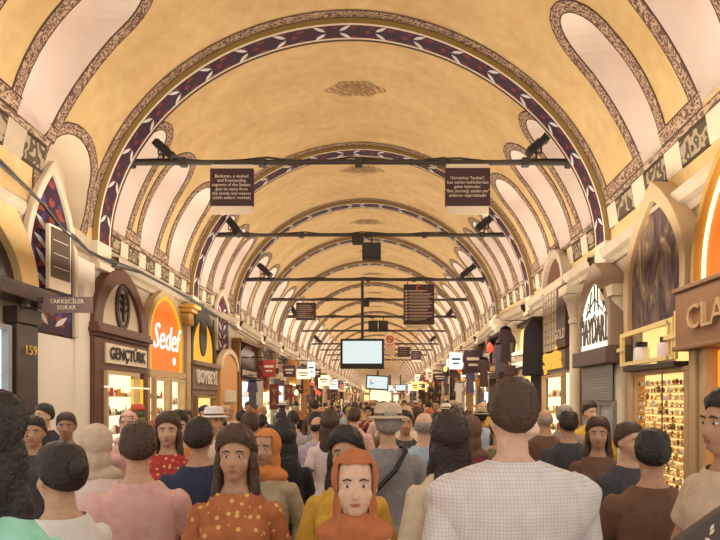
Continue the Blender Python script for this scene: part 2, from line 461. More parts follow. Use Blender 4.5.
# arch ribs: gold front face, purple underside with white leaves
for k in range(1, len(stations)-1):
    mb = MB(); A = stations[k]; n = 72; far = k > 6
    def R3(th, y, off):
        W, R = 4.03+off, A[4]+off; c, s_ = math.cos(th), math.sin(th); nn = 1.86 if c > 0 else 1.97
        return Vector((A[1]+math.copysign(abs(c)**(2/nn), c)*W, A[0]+y, A[3]+max(s_, 0)**(2/nn)*R))
    D = .45
    for i in range(n):
        t0, t1 = PI*i/n, PI*(i+1)/n
        U = [(t0*4, 0), (t1*4, 0), (t1*4, 1), (t0*4, 1)]
        mb.quad([R3(t0, 0, 0), R3(t1, 0, 0), R3(t1, 0, .11), R3(t0, 0, .11)], 0, U)
        mb.quad([R3(t0, D, 0), R3(t1, D, 0), R3(t1, D, .11), R3(t0, D, .11)], 1)
        mb.quad([R3(t0, 0, 0), R3(t1, 0, 0), R3(t1, .045, 0), R3(t0, .045, 0)], 1)
        mb.quad([R3(t0, .045, 0), R3(t1, .045, 0), R3(t1, .36, 0), R3(t0, .36, 0)], 2)
        mb.quad([R3(t0, .36, 0), R3(t1, .36, 0), R3(t1, .40, 0), R3(t0, .40, 0)], 1)
        mb.quad([R3(t0, .40, 0), R3(t1, .40, 0), R3(t1, D, 0), R3(t0, D, 0)], 3)
    def leaf(c, y, a, l, wd, mi, off):
        P = []
        for (u, v) in ((0, 0), (.3, .5), (.6, .45), (1, 0), (.6, -.5), (.3, -.45)):
            du, dv = u*l, v*wd
            P.append(R3(c+(du*math.cos(a)-dv*math.sin(a))/4.0, y+du*math.sin(a)+dv*math.cos(a), off))
        mb.quad(P, mi)
    N_ = 19
    for i in range(N_):
        th = PI*(i+.5)/N_; sg = 1 if th > PI/2 else -1
        for q in (-1, 1):
            leaf(th-sg*.055, .205+q*.02, (q*.62 if sg > 0 else PI-q*.62), .25, .065, 4, -.004)
            leaf(th+sg*.03, .205+q*.11, rd(8), .16, .07, 5, -.003)
            leaf(th-sg*.06, .205+q*.12, rd(15), .10, .05, 5, -.003)
        leaf(th+sg*.075, .15, rd(90), .12, .10, 5, -.003)
    # impost blocks below the rib feet
    rib = struct(mb.build('trim_%d' % (trims+1), [GOLD, CREAM, PURP, SCROLL, LEAF, REDP])); trims += 1
    mb = MB()
    for s_ in (-1, 1):
        x = A[1]+s_*4.03
        mb.box((x, A[0], A[3]-.35), (x+s_*.2, A[0]+D, A[3]))
        mb.box((x-s_*.05, A[0]-.03, A[3]-.45), (x+s_*.2, A[0]+D+.03, A[3]-.35))
    trims += 1; struct(mb.build('trim_%d' % trims, CREAM, bevel=.01))

# ------------------------------------------------------------------ walls, cornices, floor, end
YE = stations[-1][0]
XL = -4.63; XR = 3.62
for nm, x, s_ in (('wall_left', XL, -1), ('wall_right', XR, 1)):
    mb = MB()
    ks = stations
    for i in range(len(ks)-1):
        a_, b_ = ks[i], ks[i+1]; x0 = a_[1]+s_*4.13; x1 = b_[1]+s_*4.13
        mb.quad([(x0, a_[0], 0), (x1, b_[0], 0), (x1, b_[0], b_[3]+.005), (x0, a_[0], a_[3]+.005)])
        mb.quad([(x0+s_*.3, a_[0], 0), (x1+s_*.3, b_[0], 0), (x1+s_*.3, b_[0], b_[3]-.05), (x0+s_*.3, a_[0], a_[3]-.05)])
    mb.quad([(ks[0][1]+s_*4.13, 3.2, 0), (ks[0][1]+s_*4.13, 4.3, 0), (ks[0][1]+s_*4.13, 4.3, ks[0][3]), (ks[0][1]+s_*4.13, 3.2, ks[0][3])])
    struct(mb.build(nm, STONE))
    for i in range(len(ks)-1):
        a_, b_ = ks[i], ks[i+1]; mb = MB(); x0 = a_[1]+s_*4.13; x1 = b_[1]+s_*4.13
        n = 1; e = b_[0]
        if i == 0 and s_ < 0: x1 = x0; e = 7.0
        prof = [(0, -.36), (.06, -.36), (.08, -.28), (.16, -.24), (.20, -.16), (.20, -.10), (.02, -.08)]
        for (p, q) in zip(prof, prof[1:]):
            f = (e-a_[0])/(b_[0]-a_[0]); zb = a_[3]+(b_[3]-a_[3])*f
            mb.quad([(x0-s_*p[0], a_[0]+(.0 if i == 0 else .5), a_[3]+p[1]-.05), (x1-s_*p[0], e-.03, zb+p[1]-.05), (x1-s_*q[0], e-.03, zb+q[1]-.05), (x0-s_*q[0], a_[0]+(.0 if i == 0 else .5), a_[3]+q[1]-.05)])
        trims += 1; struct(mb.build('trim_%d' % trims, STONE if i < 2 else flat('aged_brown_stone', (.36, .27, .18), .8, var=.35, scale=3, bump=.4)))
FLOOR = flat('grey_paving', (.22, .19, .165), .6, var=.3, scale=3, bump=.2)
mb = MB(); mb.box((-5.2, .3, -.15), (4.2, YE+2, 0)); struct(mb.build('floor', FLOOR))
# end wall with an arched opening
A = stations[-1]; mb = MB(); n = 24; cx = A[1]
out = [(cx+math.cos(PI*i/n)*4.2, A[3]-.1+math.sin(PI*i/n)*(A[4]+.2)) for i in range(n+1)]
inn = [(cx+math.cos(PI*i/n)*2.0, 2.9+math.sin(PI*i/n)*1.6) for i in range(n+1)]
mb.ring([(out[0][0], 0)]+out+[(out[-1][0], 0)], [(inn[0][0], 0)]+inn+[(inn[-1][0], 0)], YE, YE+.3)
struct(mb.build('wall_end', STONE))
mb = MB(); mb.prism([(inn[0][0], 0)]+inn+[(inn[-1][0], 0)], YE+.34, YE+.36)
win_n += 1; struct(mb.build('window_%d' % win_n, emit('daylit_opening', (1, .86, .6), 1.0)))

for i, (x, z, w_, h) in enumerate(((-3.6, .8, 1.0, 2.0), (2.0, .8, .9, 2.0), (-3.4, 3.2, .8, .8), (1.9, 3.2, .8, .8), (-1.0, 4.9, 1.1, .8))):
    o = MB(); o.box((x, YE-.08, z), (x+w_, YE-.02, z+h)); win_n += 1; struct(o.build('window_%d' % win_n, LITW if i % 2 else LITY))
    o = MB(); o.ring([(x-.1, z-.1), (x-.1, z+h+.1), (x+w_+.1, z+h+.1), (x+w_+.1, z-.1), (x-.1, z-.1)], [(x, z), (x, z+h), (x+w_, z+h), (x+w_, z), (x, z)], YE-.12, YE-.01); trims += 1; struct(o.build('trim_%d' % trims, BRN))
# ------------------------------------------------------------------ shop fronts
def zl(px, d=0): return F*(-XL-d)/(VX-px)
def zr(px, d=0): return F*(XR-d)/(px-VX)
def hz(py, z): return EYE+(VY-py)*z/F
def arch(w0, w1, zs, zt, n=20, point=0.0):      # outline from lower left over the top to lower right
    c = (w0+w1)/2; h = (w1-w0)/2; P = []
    for i in range(n+1):
        a_ = PI-PI*i/n; x = math.cos(a_); z = math.sin(a_)
        if point: z = z*(1-point)+(1-abs(x))*point
        P.append((c+h*x, zs+(zt-zs)*z))
    return P
def left_at(y0): return (XL, y0, 0), PI/2
def right_at(y1): return (XR, y1, 0), -PI/2

def goods(mb, x0, x1, z0, z1, y, rnd, n, nm):
    for i in range(n):
        x = rnd.uniform(x0, x1); z = rnd.uniform(z0, z1); s_ = rnd.uniform(.02, .06); mi = rnd.randrange(nm)
        if rnd.random() < .5: mb.ell((x, y+rnd.uniform(0, .08), z), (s_, s_*.7, s_*rnd.uniform(.6, 1.5)), 6, 4, mi)
        else: mb.box((x-s_, y, z-s_*rnd.uniform(.5, 1.6)), (x+s_, y+.05, z+s_), mi)
GOODM = [flat('goods_gold', (.75, .45, .10), .35, .6), flat('goods_white', (.85, .8, .7), .5), flat('goods_brown', (.22, .10, .05), .6),
         flat('goods_red', (.45, .05, .03), .6), flat('goods_green', (.12, .22, .10), .6), flat('goods_dark', (.03, .025, .03), .6)]
GLASS = None
def glass():
    global GLASS
    if not GLASS:
        m, N, L, B = nt('shop_glass'); B.inputs['Transmission Weight'].default_value = 1; B.inputs['Roughness'].default_value = .02; B.inputs['IOR'].default_value = 1.01
        GLASS = m
    return GLASS
def show_window(root, x0, x1, z0, z1, lit, frm, rnd, d=.3, shelves=4, n=60, name='display_window'):
    """framed lit shop window: frame, glowing back wall, shelves"""
    f = MB(); t = .06
    f.ring([(x0, z0), (x0, z1), (x1, z1), (x1, z0), (x0, z0)], [(x0+t, z0+t), (x0+t, z1-t), (x1-t, z1-t), (x1-t, z0+t), (x0+t, z0+t)], -d-.03, -d+.06)
    w_ = f.build(name, frm, root)
    b = MB(); b.box((x0+.02, -.06, z0), (x1-.02, -.03, z1)); b.build('lit_back_wall', lit, w_)
    s_ = MB()
    for i in range(shelves):
        z = z0+.1+(z1-z0-.2)*i/max(1, shelves)
        s_.box((x0+.05, -d+.07, z-.012), (x1-.05, -.08, z))
    s_.build('shelves', flat('shelf_white', (.7, .62, .5), .5), w_)
    g = MB()
    for i in range(shelves):
        z = z0+.1+(z1-z0-.2)*i/max(1, shelves); k = max(2, int(n/shelves))
        for j in range(k):
            x = x0+.1+(x1-x0-.2)*(j+.5)/k+rnd.uniform(-.02, .02); h = rnd.uniform(.06, .22)*min(1, (z1-z0)/shelves*2.2); r_ = rnd.uniform(.018, .04)
            mi = rnd.choice([0, 0, 1, 1, 2, 3, 4]); y = -rnd.uniform(.1, d-.1)
            if rnd.random() < .5:
                g.lathe([(.004, z), (r_, z+h*.1), (r_*1.1, z+h*.5), (r_*.4, z+h*.8), (r_*.5, z+h)], (x, y), 7, mi)
            else: g.box((x-r_, y-.02, z), (x+r_, y+.02, z+h), mi)
    g2 = g.build('displayed_goods', GOODM, w_); g2['kind'] = 'stuff'
    return w_
rnd = random.Random(3)

# --- left: black stone shop front at the frame's edge
(loc, rz) = left_at(4.6)
t = thing('shop_front', 'black marble shop front with arched opening and gold number at the left edge', 'shop', loc, rz)
y1 = zl(26)-4.6; m = MB()
m.box((0, -.12, 0), (.25, .0, 3.1)); m.build('marble_pier', DMAR, t, bevel=.01); m = MB(); m.box((y1-.42, -.16, 0), (y1, 0, 2.75)); m.box((y1-.45, -.19, 2.75), (y1+.03, 0, 2.95)); m.box((y1-.45, -.19, 0), (y1+.03, 0, .25))
m.build('marble_pier', DMAR, t, bevel=.01)
m = MB(); m.box((0, -.35, 3.02), (y1+.25, 0, 3.16)); m.box((0, -.30, 3.16), (y1+.2, 0, 3.22)); m.build('beam', DMAR, t, bevel=.01)
o_, i_ = arch(-.1, y1+.02, 3.2, 4.6, 24, .2), arch(.1, zl(10)-4.6, 3.2, 4.15, 24, .25)
m = MB(); m.ring([(o_[0][0], 3.2)]+o_+[(o_[-1][0], 3.2)], [(i_[0][0], 3.2)]+i_+[(i_[-1][0], 3.2)], -.16, -.02); m.build('arch_surround', flat('ochre_plaster', (.74, .50, .22), .7), t)
m = MB(); m.prism([(i_[0][0], 3.2)]+i_+[(i_[-1][0], 3.2)], -.06, -.02); m.build('dark_fanlight', DMAR, t)
show_window(t, .3, y1-.5, .5, 2.7, LITC, GREY, rnd, .12, 4, 30)
text('door_number', '159', .17, (y1-.2, -.19, 2.42), GLET, t)
# --- left: tall painted niche between cream ribs, over a plain pier
def niche(y0, y1, zs, zt, zb, label, seed):
    t = thing('painted_niche', label, 'painted niche', *left_at(y0)); w_ = y1-y0
    fill = arch(0, w_, zs, zt, 24, .5); m = MB(); out = [(0, zb)]+fill+[(w_, zb)]; big = [(-.04, zb)]+arch(-.04, w_+.04, zs, zt+.1, 24, .5)+[(w_+.04, zb)]
    m.prism(big, -.06, -.02); m.build('purple_panel', PURP, t)
    o2 = arch(-.09, w_+.09, zs, zt+.18, 24, .5); m = MB(); m.ring([(o2[0][0], zb)]+o2+[(o2[-1][0], zb)], out, -.11, -.02); m.build('arch_moulding', CREAM, t, bevel=.015)
    rr = random.Random(seed); m = MB(); hgt = zt-zb; k = int(hgt/.25)
    def lf(cx, cz, a, l, wd, mi, dy):
        P = [(0, 0), (.25, .5), (.6, .4), (1, 0), (.6, -.5), (.25, -.35)]; P = [(cx+u*l*math.cos(a)-v*wd*math.sin(a), cz+u*l*math.sin(a)+v*wd*math.cos(a)) for u, v in P]
        if all(inside(out, *p) for p in P): m.prism(P, -.066-dy, -.058, mi)
    for j in range(k+1):
        z = zb+.12+j*.25
        for s_ in (-1, 1):
            for q in (.08, .32):
                if q*2.2 > w_: continue
                lf(w_/2+s_*q*w_, z+rr.uniform(-.02, .02), (.55 if s_ > 0 else PI-.55)*(1 if j % 2 else 1)+rr.uniform(-.15, .15), .34*min(1, w_+.2), .085, 0, 0)
                lf(w_/2+s_*q*w_, z+.12, (-.5 if s_ > 0 else PI+.5), .26, .12, 1, -.001)
                lf(w_/2+s_*(q+.1)*w_, z+.05, PI/2, .2, .12, 2, -.002)
        lf(w_/2-.07, z+.16, .2, .14, .13, 1, -.001); lf(w_/2+.02, z-.02, -1.2, .12, .09, 2, -.002)
    m.build('leaf_painting', [LEAF, flat('brick_red_paint', (.30, .05, .035), .6), flat('blue_violet_paint', (.075, .045, .20), .6)], t)
    return t
n0, n1 = zl(23), zl(69)
niche(n0, n1-.02, 3.75, hz(168, 7.55), 2.72, 'tall pointed niche painted purple with white leaves over a cream pier at left', 4)
m = MB(); m.box((XL, 6.72, 0), (XL+.05, zl(77, .05), 2.70)); m.box((XL, zl(76, .09), 0), (XL+.09, 8.84, 3.95))
struct(m.build('wall_left', WHITEP, bevel=.02))
t = thing('street_sign', 'small dark street name plate on a bracket before the purple niche', 'sign', (XL+.35, 7.05, 2.9), 0)
m = MB(); m.box((-.02, 0, 0), (.62, .02, .2)); m.build('plate', flat('sign_purple_grey', (.20, .13, .12), .5), t)
m = MB(); m.box((-.34, .005, .05), (0, .015, .07)); m.build('bracket', IRON, t)
text('plate_text', 'TAKKECİLER\nSOKAK', .075, (.30, -.004, .1), IVORY, t)
t = thing('banner_sign', 'framed dark banner hanging edge-on before the purple niche on the left', 'sign', (XL+.22, 7.4, 3.28), rd(86))
m = MB(); m.box((0, 0, 0), (.46, .05, .86)); m.build('frame', IVB, t)
m = MB(); m.box((.03, -.006, .16), (.43, 0, .83)); m.build('panel', flat('olive_brown_panel', (.10, .065, .045), .5), t)
m = MB()
for i in range(3): m.box((.07, -.012, .30+i*.18), (.39, -.006, .31+i*.18))
m.build('printed_lines', IVORY, t)
t = thing('alarm_box', 'small white alarm box fixed high on the cream pier', 'alarm box', (XL+.09, 8.35, 3.2), PI/2)
m = MB(); m.prism(arch(0, .16, .28, .36, 10)+[(.16, 0), (0, 0)], -.09, 0); m.build('casing', WHITEP, t, bevel=.01)
m = MB(); m.box((.03, -.10, -.03), (.13, -.02, .0)); m.build('red_lamp', flat('red_plastic', (.5, .03, .02), .4), t)

# --- left: brown arched shop
d = .17; y0, y1 = zl(95, d), zl(147, d); W_ = y1-y0
t = thing('shop_front', 'brown arched wooden shop front with oval emblem and lit window on the left', 'shop', *left_at(y0))
za, zl1 = hz(268, y0+W_*.45), 2.80
o_, i_ = arch(0, W_, 3.0, za, 24, .12), arch(.26, W_-.2, 3.0, za-.25, 24, .12)
m = MB(); m.ring(o_, i_, -d, 0); m.build('arched_hood', BRN, t, bevel=.015)
m = MB(); m.prism(i_, -d+.07, -d+.11); m.build('arch_panel', CREAM, t)
em = thing; cxm = W_*.54; cz = hz(308, y0+W_*.55)
m = MB(); m.ring([(cxm+.25*math.cos(2*PI*i/20), cz+.40*math.sin(2*PI*i/20)) for i in range(20)], [(cxm+.18*math.cos(2*PI*i/20), cz+.32*math.sin(2*PI*i/20)) for i in range(20)], -d+.03, -d+.08, 0, True)
m.prism([(cxm+.19*math.cos(2*PI*i/20), cz+.33*math.sin(2*PI*i/20)) for i in range(20)], -d+.05, -d+.07, 1)
m.box((cxm-.025, -d+.02, cz-.24), (cxm+.025, -d+.05, cz+.24), 2)
for q in (-1, 1):
    for h in (-.12, .0, .12): m.tube([(cxm, -d+.035, cz+h), (cxm+q*.12, -d+.035, cz+h+.1)], .016, 6, 2)
m.build('oval_emblem', [IRON, flat('emblem_brown', (.35, .24, .15), .5), BLACK], t)
m = MB(); zb = 2.28
m.box((-.03, -d-.06, 2.94), (W_+.04, 0, 3.02)); m.box((-.05, -d-.1, 2.86), (W_+.06, 0, 2.94)); m.box((-.02, -d-.04, 2.80), (W_+.03, 0, 2.86)); m.box((0, -d, zb), (W_, 0, 2.80)); m.build('entablature', BRN, t, bevel=.01)
m = MB(); m.box((.30, -d-.03, zb+.12), (W_-.08, -d, zb+.44)); m.build('sign_board', IVB, t)
text('sign_letters', 'GENÇTÜRK', .27, ((W_+.22)/2, -d-.045, zb+.28), BLACK, t, fit=W_-.55, bold=.006)
m = MB(); m.box((0, -d, 0), (.28, 0, zb)); m.build('side_post', BRN, t, bevel=.01)
m = MB(); m.box((W_-.12, -d, 0), (W_, 0, zb)); m.build('side_post', BRN, t, bevel=.01)
m = MB(); m.box((W_-.42, -d+.02, .1), (W_-.12, -.04, zb-.1)); m.build('yellow_panel', emit('lit_amber_panel', (1, .48, .03), .9), t)
show_window(t, .28, W_-.42, .5, zb, LITW, flat('pale_frame', (.62, .45, .25), .4), rnd, d+.02, 5, 60)
m = MB(); m.tube([(.1, -d-.1, 1.98+.03), (W_-.15, -d-.1, 1.98+.03)], .014, 6); m.build('light_rail', emit('lit_rail', (1, .8, .5), 1.2), t)
# stacked hats on a display stand
for i, (c_, nm) in enumerate((((.16, .20, .08), 'dark green'), ((.10, .12, .06), 'nearly black'), ((.55, .10, .05), 'red'))):
    m = MB(); m.lathe([(.115, 0), (.12, .02), (.105, .09), (.08, .11), (.0, .115)], (0, 0), 18)
    o = m.build('fez_hat', flat('felt_'+nm.replace(' ', '_'), c_, .9), None, smooth=True); o.location = (XL+d+.22, y0+1.0, 1.42+i*.10)
    tag(o, nm+' felt hat, '+['bottom', 'middle', 'top'][i]+' of the stack before the brown shop', 'hat', 'hats stacked before the brown shop')
m = MB(); m.lathe([(.16, 0), (.16, .03), (.02, .05), (.02, 1.37), (.11, 1.38), (.11, 1.42)], (0, 0), 16)
o = m.build('hat_stand', BRN2, None); o.location = (XL+d+.22, y0+1.0, 0); tag(o, 'slim wooden stand carrying stacked hats before the brown shop', 'display stand')

# --- left: orange arched shop with script letters
d = .14; y0, y1 = zl(148.5, d), zl(184, d); W_ = y1-y0; ym = (y0+y1)/2
t = thing('shop_front', 'lit orange arched shop front with white script letters on the left', 'shop', *left_at(y0))
za = hz(291, ym); zs = 3.1; zb = hz(371, ym)
o_, i_ = arch(0, W_, zs, za+.02, 24, .1), arch(.10, W_-.10, zs, za-.12, 24, .1)
m = MB(); m.ring([(0, zb)]+o_+[(W_, zb)], [(.1, zb)]+i_+[(W_-.1, zb)], -d, 0); m.build('arch_frame', TANW, t, bevel=.01)
m = MB(); m.prism([(.1, zb)]+i_+[(W_-.1, zb)], -d+.05, -d+.08); m.build('orange_panel', ORNG, t)
m = MB(); m.ring([(.1, zb)]+i_+[(W_-.1, zb)], [(.17, zb)]+[(W_/2+(x-W_/2)*.93, zb+(z-zb)*.95) for x, z in i_]+[(W_-.17, zb)], -d+.01, -d+.05); m.build('yellow_edge', YELL, t)
text('script_letters', 'Sedef', .74, (W_*.42, -d-.03, hz(340, ym)), WLET, t, shear=.3, ext=.008, fit=W_*.78)
m = MB(); m.ell((W_*.76, -d+.07, hz(360, ym)), (.11, .03, .11), 14, 8); m.build('round_lamp', emit('lit_round_lamp', (1, .9, .7), 2.5), t, smooth=True)
m = MB(); m.box((-.02, -d-.04, zb-.14), (W_+.02, 0, zb)); m.box((0, -d, 0), (.1, 0, zb-.14)); m.box((W_-.16, -d, 0), (W_, 0, zb-.14)); m.box((W_*.45, -d, 0), (W_*.45+.05, -d+.05, zb-.14)); m.build('wooden_frame', TANW, t, bevel=.008)
show_window(t, .12, W_*.45, .5, zb-.16, LITW, flat('pale_frame', (.62, .45, .25), .4), rnd, d+.06, 5, 40); show_window(t, W_*.45+.05, W_-.16, .3, zb-.16, LITW, flat('pale_frame', (.62, .45, .25), .4), rnd, d+.06, 4, 36)

# --- left: pilaster with gilt capital between the shops
t = thing('pilaster', 'slim pilaster with gilt bracket capital beside the orange arched shop', 'pilaster', *left_at(y1+.02))
zc = hz(322, y1+.3)
m = MB(); m.box((.05, -.2, 0), (.27, 0, zc-.1)); m.build('shaft', TANW, t, bevel=.01)
m = MB(); m.box((-.06, -.40, zc+.28), (.42, 0, zc+.38)); m.box((-.03, -.33, zc+.18), (.38, 0, zc+.28)); m.box((.02, -.26, zc-.1), (.31, 0, zc+.18)); m.build('capital', flat('gilt', (.70, .42, .10), .4, .3), t, bevel=.03)

# --- left: dark arched shop with yellow tympanum
d = .16; y0, y1 = zl(190, d)+.1, zl(216, d); W_ = y1-y0; ym = (y0+y1)/2
t = thing('shop_front', 'dark arched shop front with glowing yellow panel and black oval on the left', 'shop', *left_at(y0))
za = hz(318, ym); zs = hz(352, ym); zb = hz(364, ym)
o_, i_ = arch(0, W_, zs, za+.25, 24, .1), arch(.15, W_-.15, zs, za-.04, 24, .1)
m = MB(); m.ring([(0, zb)]+o_+[(W_, zb)], [(.15, zb)]+i_+[(W_-.15, zb)], -d, 0); m.build('arch_frame', IRON, t, bevel=.01)
m = MB(); m.prism([(.15, zb)]+i_+[(W_-.15, zb)], -d+.05, -d+.08); m.build('yellow_panel', YELL, t)
m = MB(); m.prism([(W_*.5+.27*math.cos(2*PI*i/24), hz(338, ym)+.06+.52*math.sin(2*PI*i/24)) for i in range(24)], -d+.02, -d+.08); m.build('black_oval', BLACK, t)
m = MB(); z2 = hz(390, ym); m.box((-.08, -d-.12, zb-.08), (W_+.05, 0, zb+.03)); m.box((-.03, -d-.05, z2), (W_, 0, zb-.08)); m.box((0, -d-.02, z2-.12), (W_, 0, z2)); m.box((0, -d, 0), (.22, 0, z2)); m.box((W_-.16, -d, 0), (W_, 0, z2)); m.build('carved_frame', flat('grey_brown_wood', (.22, .14, .09), .5, var=.3), t, bevel=.01)
text('sign_letters', 'BOYBEYİ', .46, (W_/2, -d-.07, (zb+z2)/2-.03), flat('silver_letters', (.7, .6, .5), .4), t, fit=W_-.35, ext=.02, bold=.01)
show_window(t, .22, W_-.16, .4, z2-.14, LITY, GOLD, rnd, d+.04, 5, 40)
# --- left: second painted niche and the tan portal
y0 = zl(218, .1); y1 = zl(229, .1)
niche(y0, y1, hz(310, y0+.5), hz(295, y0+.6), hz(352, y0+.6), 'far purple painted niche above the tan portal on the left', 9)
t = thing('portal_front', 'tan arched portal with a white notice beneath the far purple niche', 'portal', *left_at(y0-.1))
w_ = zl(238, .2)-y0; zt = hz(352, y0+.6); m = MB(); m.prism([(0, 0)]+arch(0, w_, zt-.5, zt, 16)+[(w_, 0)], -.2, 0); m.build('tan_panel', flat('orange_tan_stone', (.72, .36, .14), .6), t)
m = MB(); m.box((w_*.2, -.26, hz(402, y0)), (w_*.8, -.2, hz(390, y0))); m.build('notice', IVB, t)
m = MB(); m.ring(arch(-.06, w_+.06, zt-.5, zt+.1, 16), arch(.06, w_-.06, zt-.5, zt-.05, 16), -.25, -.1); m.build('arch_band', flat('cream_band', (.8, .62, .4), .6), t)
LEFT_NEXT = y0+w_+.15

# --- cables sagging along the left cornice
m = MB(); P = []
for px, py in ((-60, 115), (0, 165), (40, 205), (62, 232), (75, 240), (88, 254), (104, 262), (118, 266), (140, 274), (170, 290), (190, 300), (215, 316), (245, 335), (290, 362)):
    z = zl(px, .22); P.append((XL+.22, z, hz(py, z)+.05))
m.tube(P, .02, 6); m.tube([(p[0]+.04, p[1], p[2]-.05-.03*math.sin(i*2)) for i, p in enumerate(P)], .016, 5)
o = m.build('cable_run', BLACK, None); tag(o, 'dark bundled cables sagging along the left wall above the shops', 'cable')

# ------------------------------------------------------------------ right side
# --- orange arched shop at the right edge
d = .3; y1 = zr(690, d); y0 = 3.7; W_ = y1-y0
t = thing('shop_front', 'glowing orange arched shop front with wooden name board at the right edge', 'shop', *right_at(y1))
zs = 3.15; za = 4.45; zb = hz(290, 5.9)
o_, i_ = arch(0, W_, zs, za+.15, 24, .1), arch(.06, W_-.12, zs, za+.06, 24, .1)
m = MB(); m.ring([(0, zb)]+o_+[(W_, zb)], [(.06, zb)]+i_+[(W_-.12, zb)], -d, 0); m.build('arch_frame', flat('ochre_frame', (.50, .28, .06), .5), t, bevel=.01)
m = MB(); m.ring([(.06, zb)]+i_+[(W_-.12, zb)], [(.09, zb)]+[(W_/2+(x-W_/2)*.975, zb+(z-zb)*.98) for x, z in i_]+[(W_-.15, zb)], -d+.09, -d+.12); m.build('lit_edge', emit('lit_pale_edge', (1, .8, .35), 2.2), t)
m = MB(); m.prism([(.06, zb)]+i_+[(W_-.12, zb)], -d+.12, -d+.15); m.build('orange_panel', ORNG, t)
i2 = [(x, z) for x, z in arch(.55, W_+.4, zs, za-.35, 24, .1) if x < W_-.2]
m = MB(); m.prism([(.55, zb)]+i2+[(W_-.2, zb)], -d+.08, -d+.115); m.build('inner_orange_panel', emit('lit_deep_orange', (1, .16, .02), .62), t)
z2 = hz(343, 5.7)
m = MB(); m.box((-.08, -d-.12, z2), (W_, -d+.02, zb)); m.box((-.1, -d-.15, zb), (W_, 0, zb+.05)); m.box((-.1, -d-.15, z2-.05), (W_, 0, z2)); m.build('name_board', BRN2, t, bevel=.01)
text('board_letters', 'CLAVİ', .36, (.72, -d-.14, (zb+z2)/2-.03), flat('bronze_letters', (.62, .42, .24), .4, .3), t, ext=.02)
m = MB()
for i in range(4): m.box((.0+i*.10, -d-.02-.03*(i % 2), 0), (.08+i*.10, 0, z2-.05))
m.build('fluted_post', TANW, t, bevel=.012)
m = MB(); m.box((.42, -d+.05, .1), (.9, -.1, z2-.08)); m.build('amber_panel', emit('lit_amber_orange', (1, .36, .02), .95), t)
m = MB(); m.box((.9, -d, 0), (.96, 0, z2-.06)); m.box((W_-.1, -d, 0), (W_, 0, z2-.06)); m.build('door_frame', GREY, t)
m = MB(); m.prism([(-.02, zb+.05), (.25, zb+.05), (.45, 4.7), (.12, 4.75)], -d-.05, -d); m.build('side_scroll', flat('dark_ochre', (.32, .17, .05), .5), t) if False else None
# --- pointed arch with old wall painting, gallery and jewellery window
d = .2; y0, y1 = zr(690, d)+.04, zr(627, d); W_ = y1-y0; ym = (y0+y1)/2
t = thing('shop_front', 'shop under a tall pointed arch with faded dark mural and jewellery window', 'shop', *right_at(y1))
za = hz(196, ym-.1); zs = 3.35; zb = hz(326, ym)
o_, i_ = arch(-.02, W_+.02, zs, za+.22, 28, .42), arch(.13, W_-.10, zs, za-.02, 28, .42)
m = MB(); m.ring([(0, zb)]+o_+[(W_, zb)], [(.13, zb)]+i_+[(W_-.10, zb)], -d-.05, 0); m.build('arch_moulding', TANW, t, bevel=.01)
mm, N, L, B = nt('faded_mural'); co = N.new('ShaderNodeTexCoord'); mp = N.new('ShaderNodeMapping'); mp.inputs['Scale'].default_value = (2.2, 2.2, .9); L.new(co.outputs['Object'], mp.inputs[0])
no = N.new('ShaderNodeTexNoise'); no.inputs['Scale'].default_value = 1.6; no.inputs['Detail'].default_value = 7; no.inputs['Distortion'].default_value = 1.6; L.new(mp.outputs[0], no.inputs['Vector'])
r = N.new('ShaderNodeValToRGB'); L.new(no.outputs['Fac'], r.inputs[0]); e = r.color_ramp.elements
e[0].position = .32; e[0].color = (.035, .02, .03, 1); e[1].position = .68; e[1].color = (.52, .36, .2, 1); x_ = e.new(.48); x_.color = (.13, .075, .07, 1); x_ = e.new(.57); x_.color = (.22, .15, .09, 1)
L.new(r.outputs[0], B.inputs['Base Color']); B.inputs['Roughness'].default_value = .8
m = MB(); m.prism([(.03, zb)]+arch(.03, W_-.03, zs, za+.12, 28, .42)+[(W_-.03, zb)], -d+.01, -d+.05); m.build('mural', mm, t)
m = MB(); rr = random.Random(5)
for i in range(5): m.tube([(W_*.45+i*.02, -d+.04, za-.6-i*.12), (W_*.30-i*.03, -d+.02, za-1.0-i*.16)], .012, 5)
m.build('wire', IRON, t)
zc = hz(363, ym)      # gallery
m = MB(); g0, g1 = .02, W_-.12
m.ring([(g0, zc), (g0, zb-.02), (g1, zb+.02), (g1, zc), (g0, zc)], [(g0+.05, zc+.05), (g0+.05, zb-.08), (g1-.05, zb-.04), (g1-.05, zc+.05), (g0+.05, zc+.05)], -d-.11, -d-.06)
m.box((g0-.06, -d-.13, (zb+zc)/2-.03), (g0+.1, -d-.08, (zb+zc)/2+.02)); m.box((g1-.18, -d-.13, (zb+zc)/2), (g1+.1, -d-.08, (zb+zc)/2+.05)); m.box((g1-.14, -d-.11, zc), (g1-.11, -d-.08, zb)); m.box((g1+.02, -d-.11, zc), (g1+.06, -d-.08, zb+.08))
m.build('gilt_gallery_frame', flat('pale_gold', (.85, .66, .28), .35, .2), t)
m = MB(); m.box((.1, -d-.10, zc-.08), (W_-.12, 0, zc-.02)); m.build('gallery_floor', IRON, t)
m = MB(); m.box((.15, -.05, zc), (W_-.15, -.01, zb-.0)); m.build('gallery_back', LITY, t)
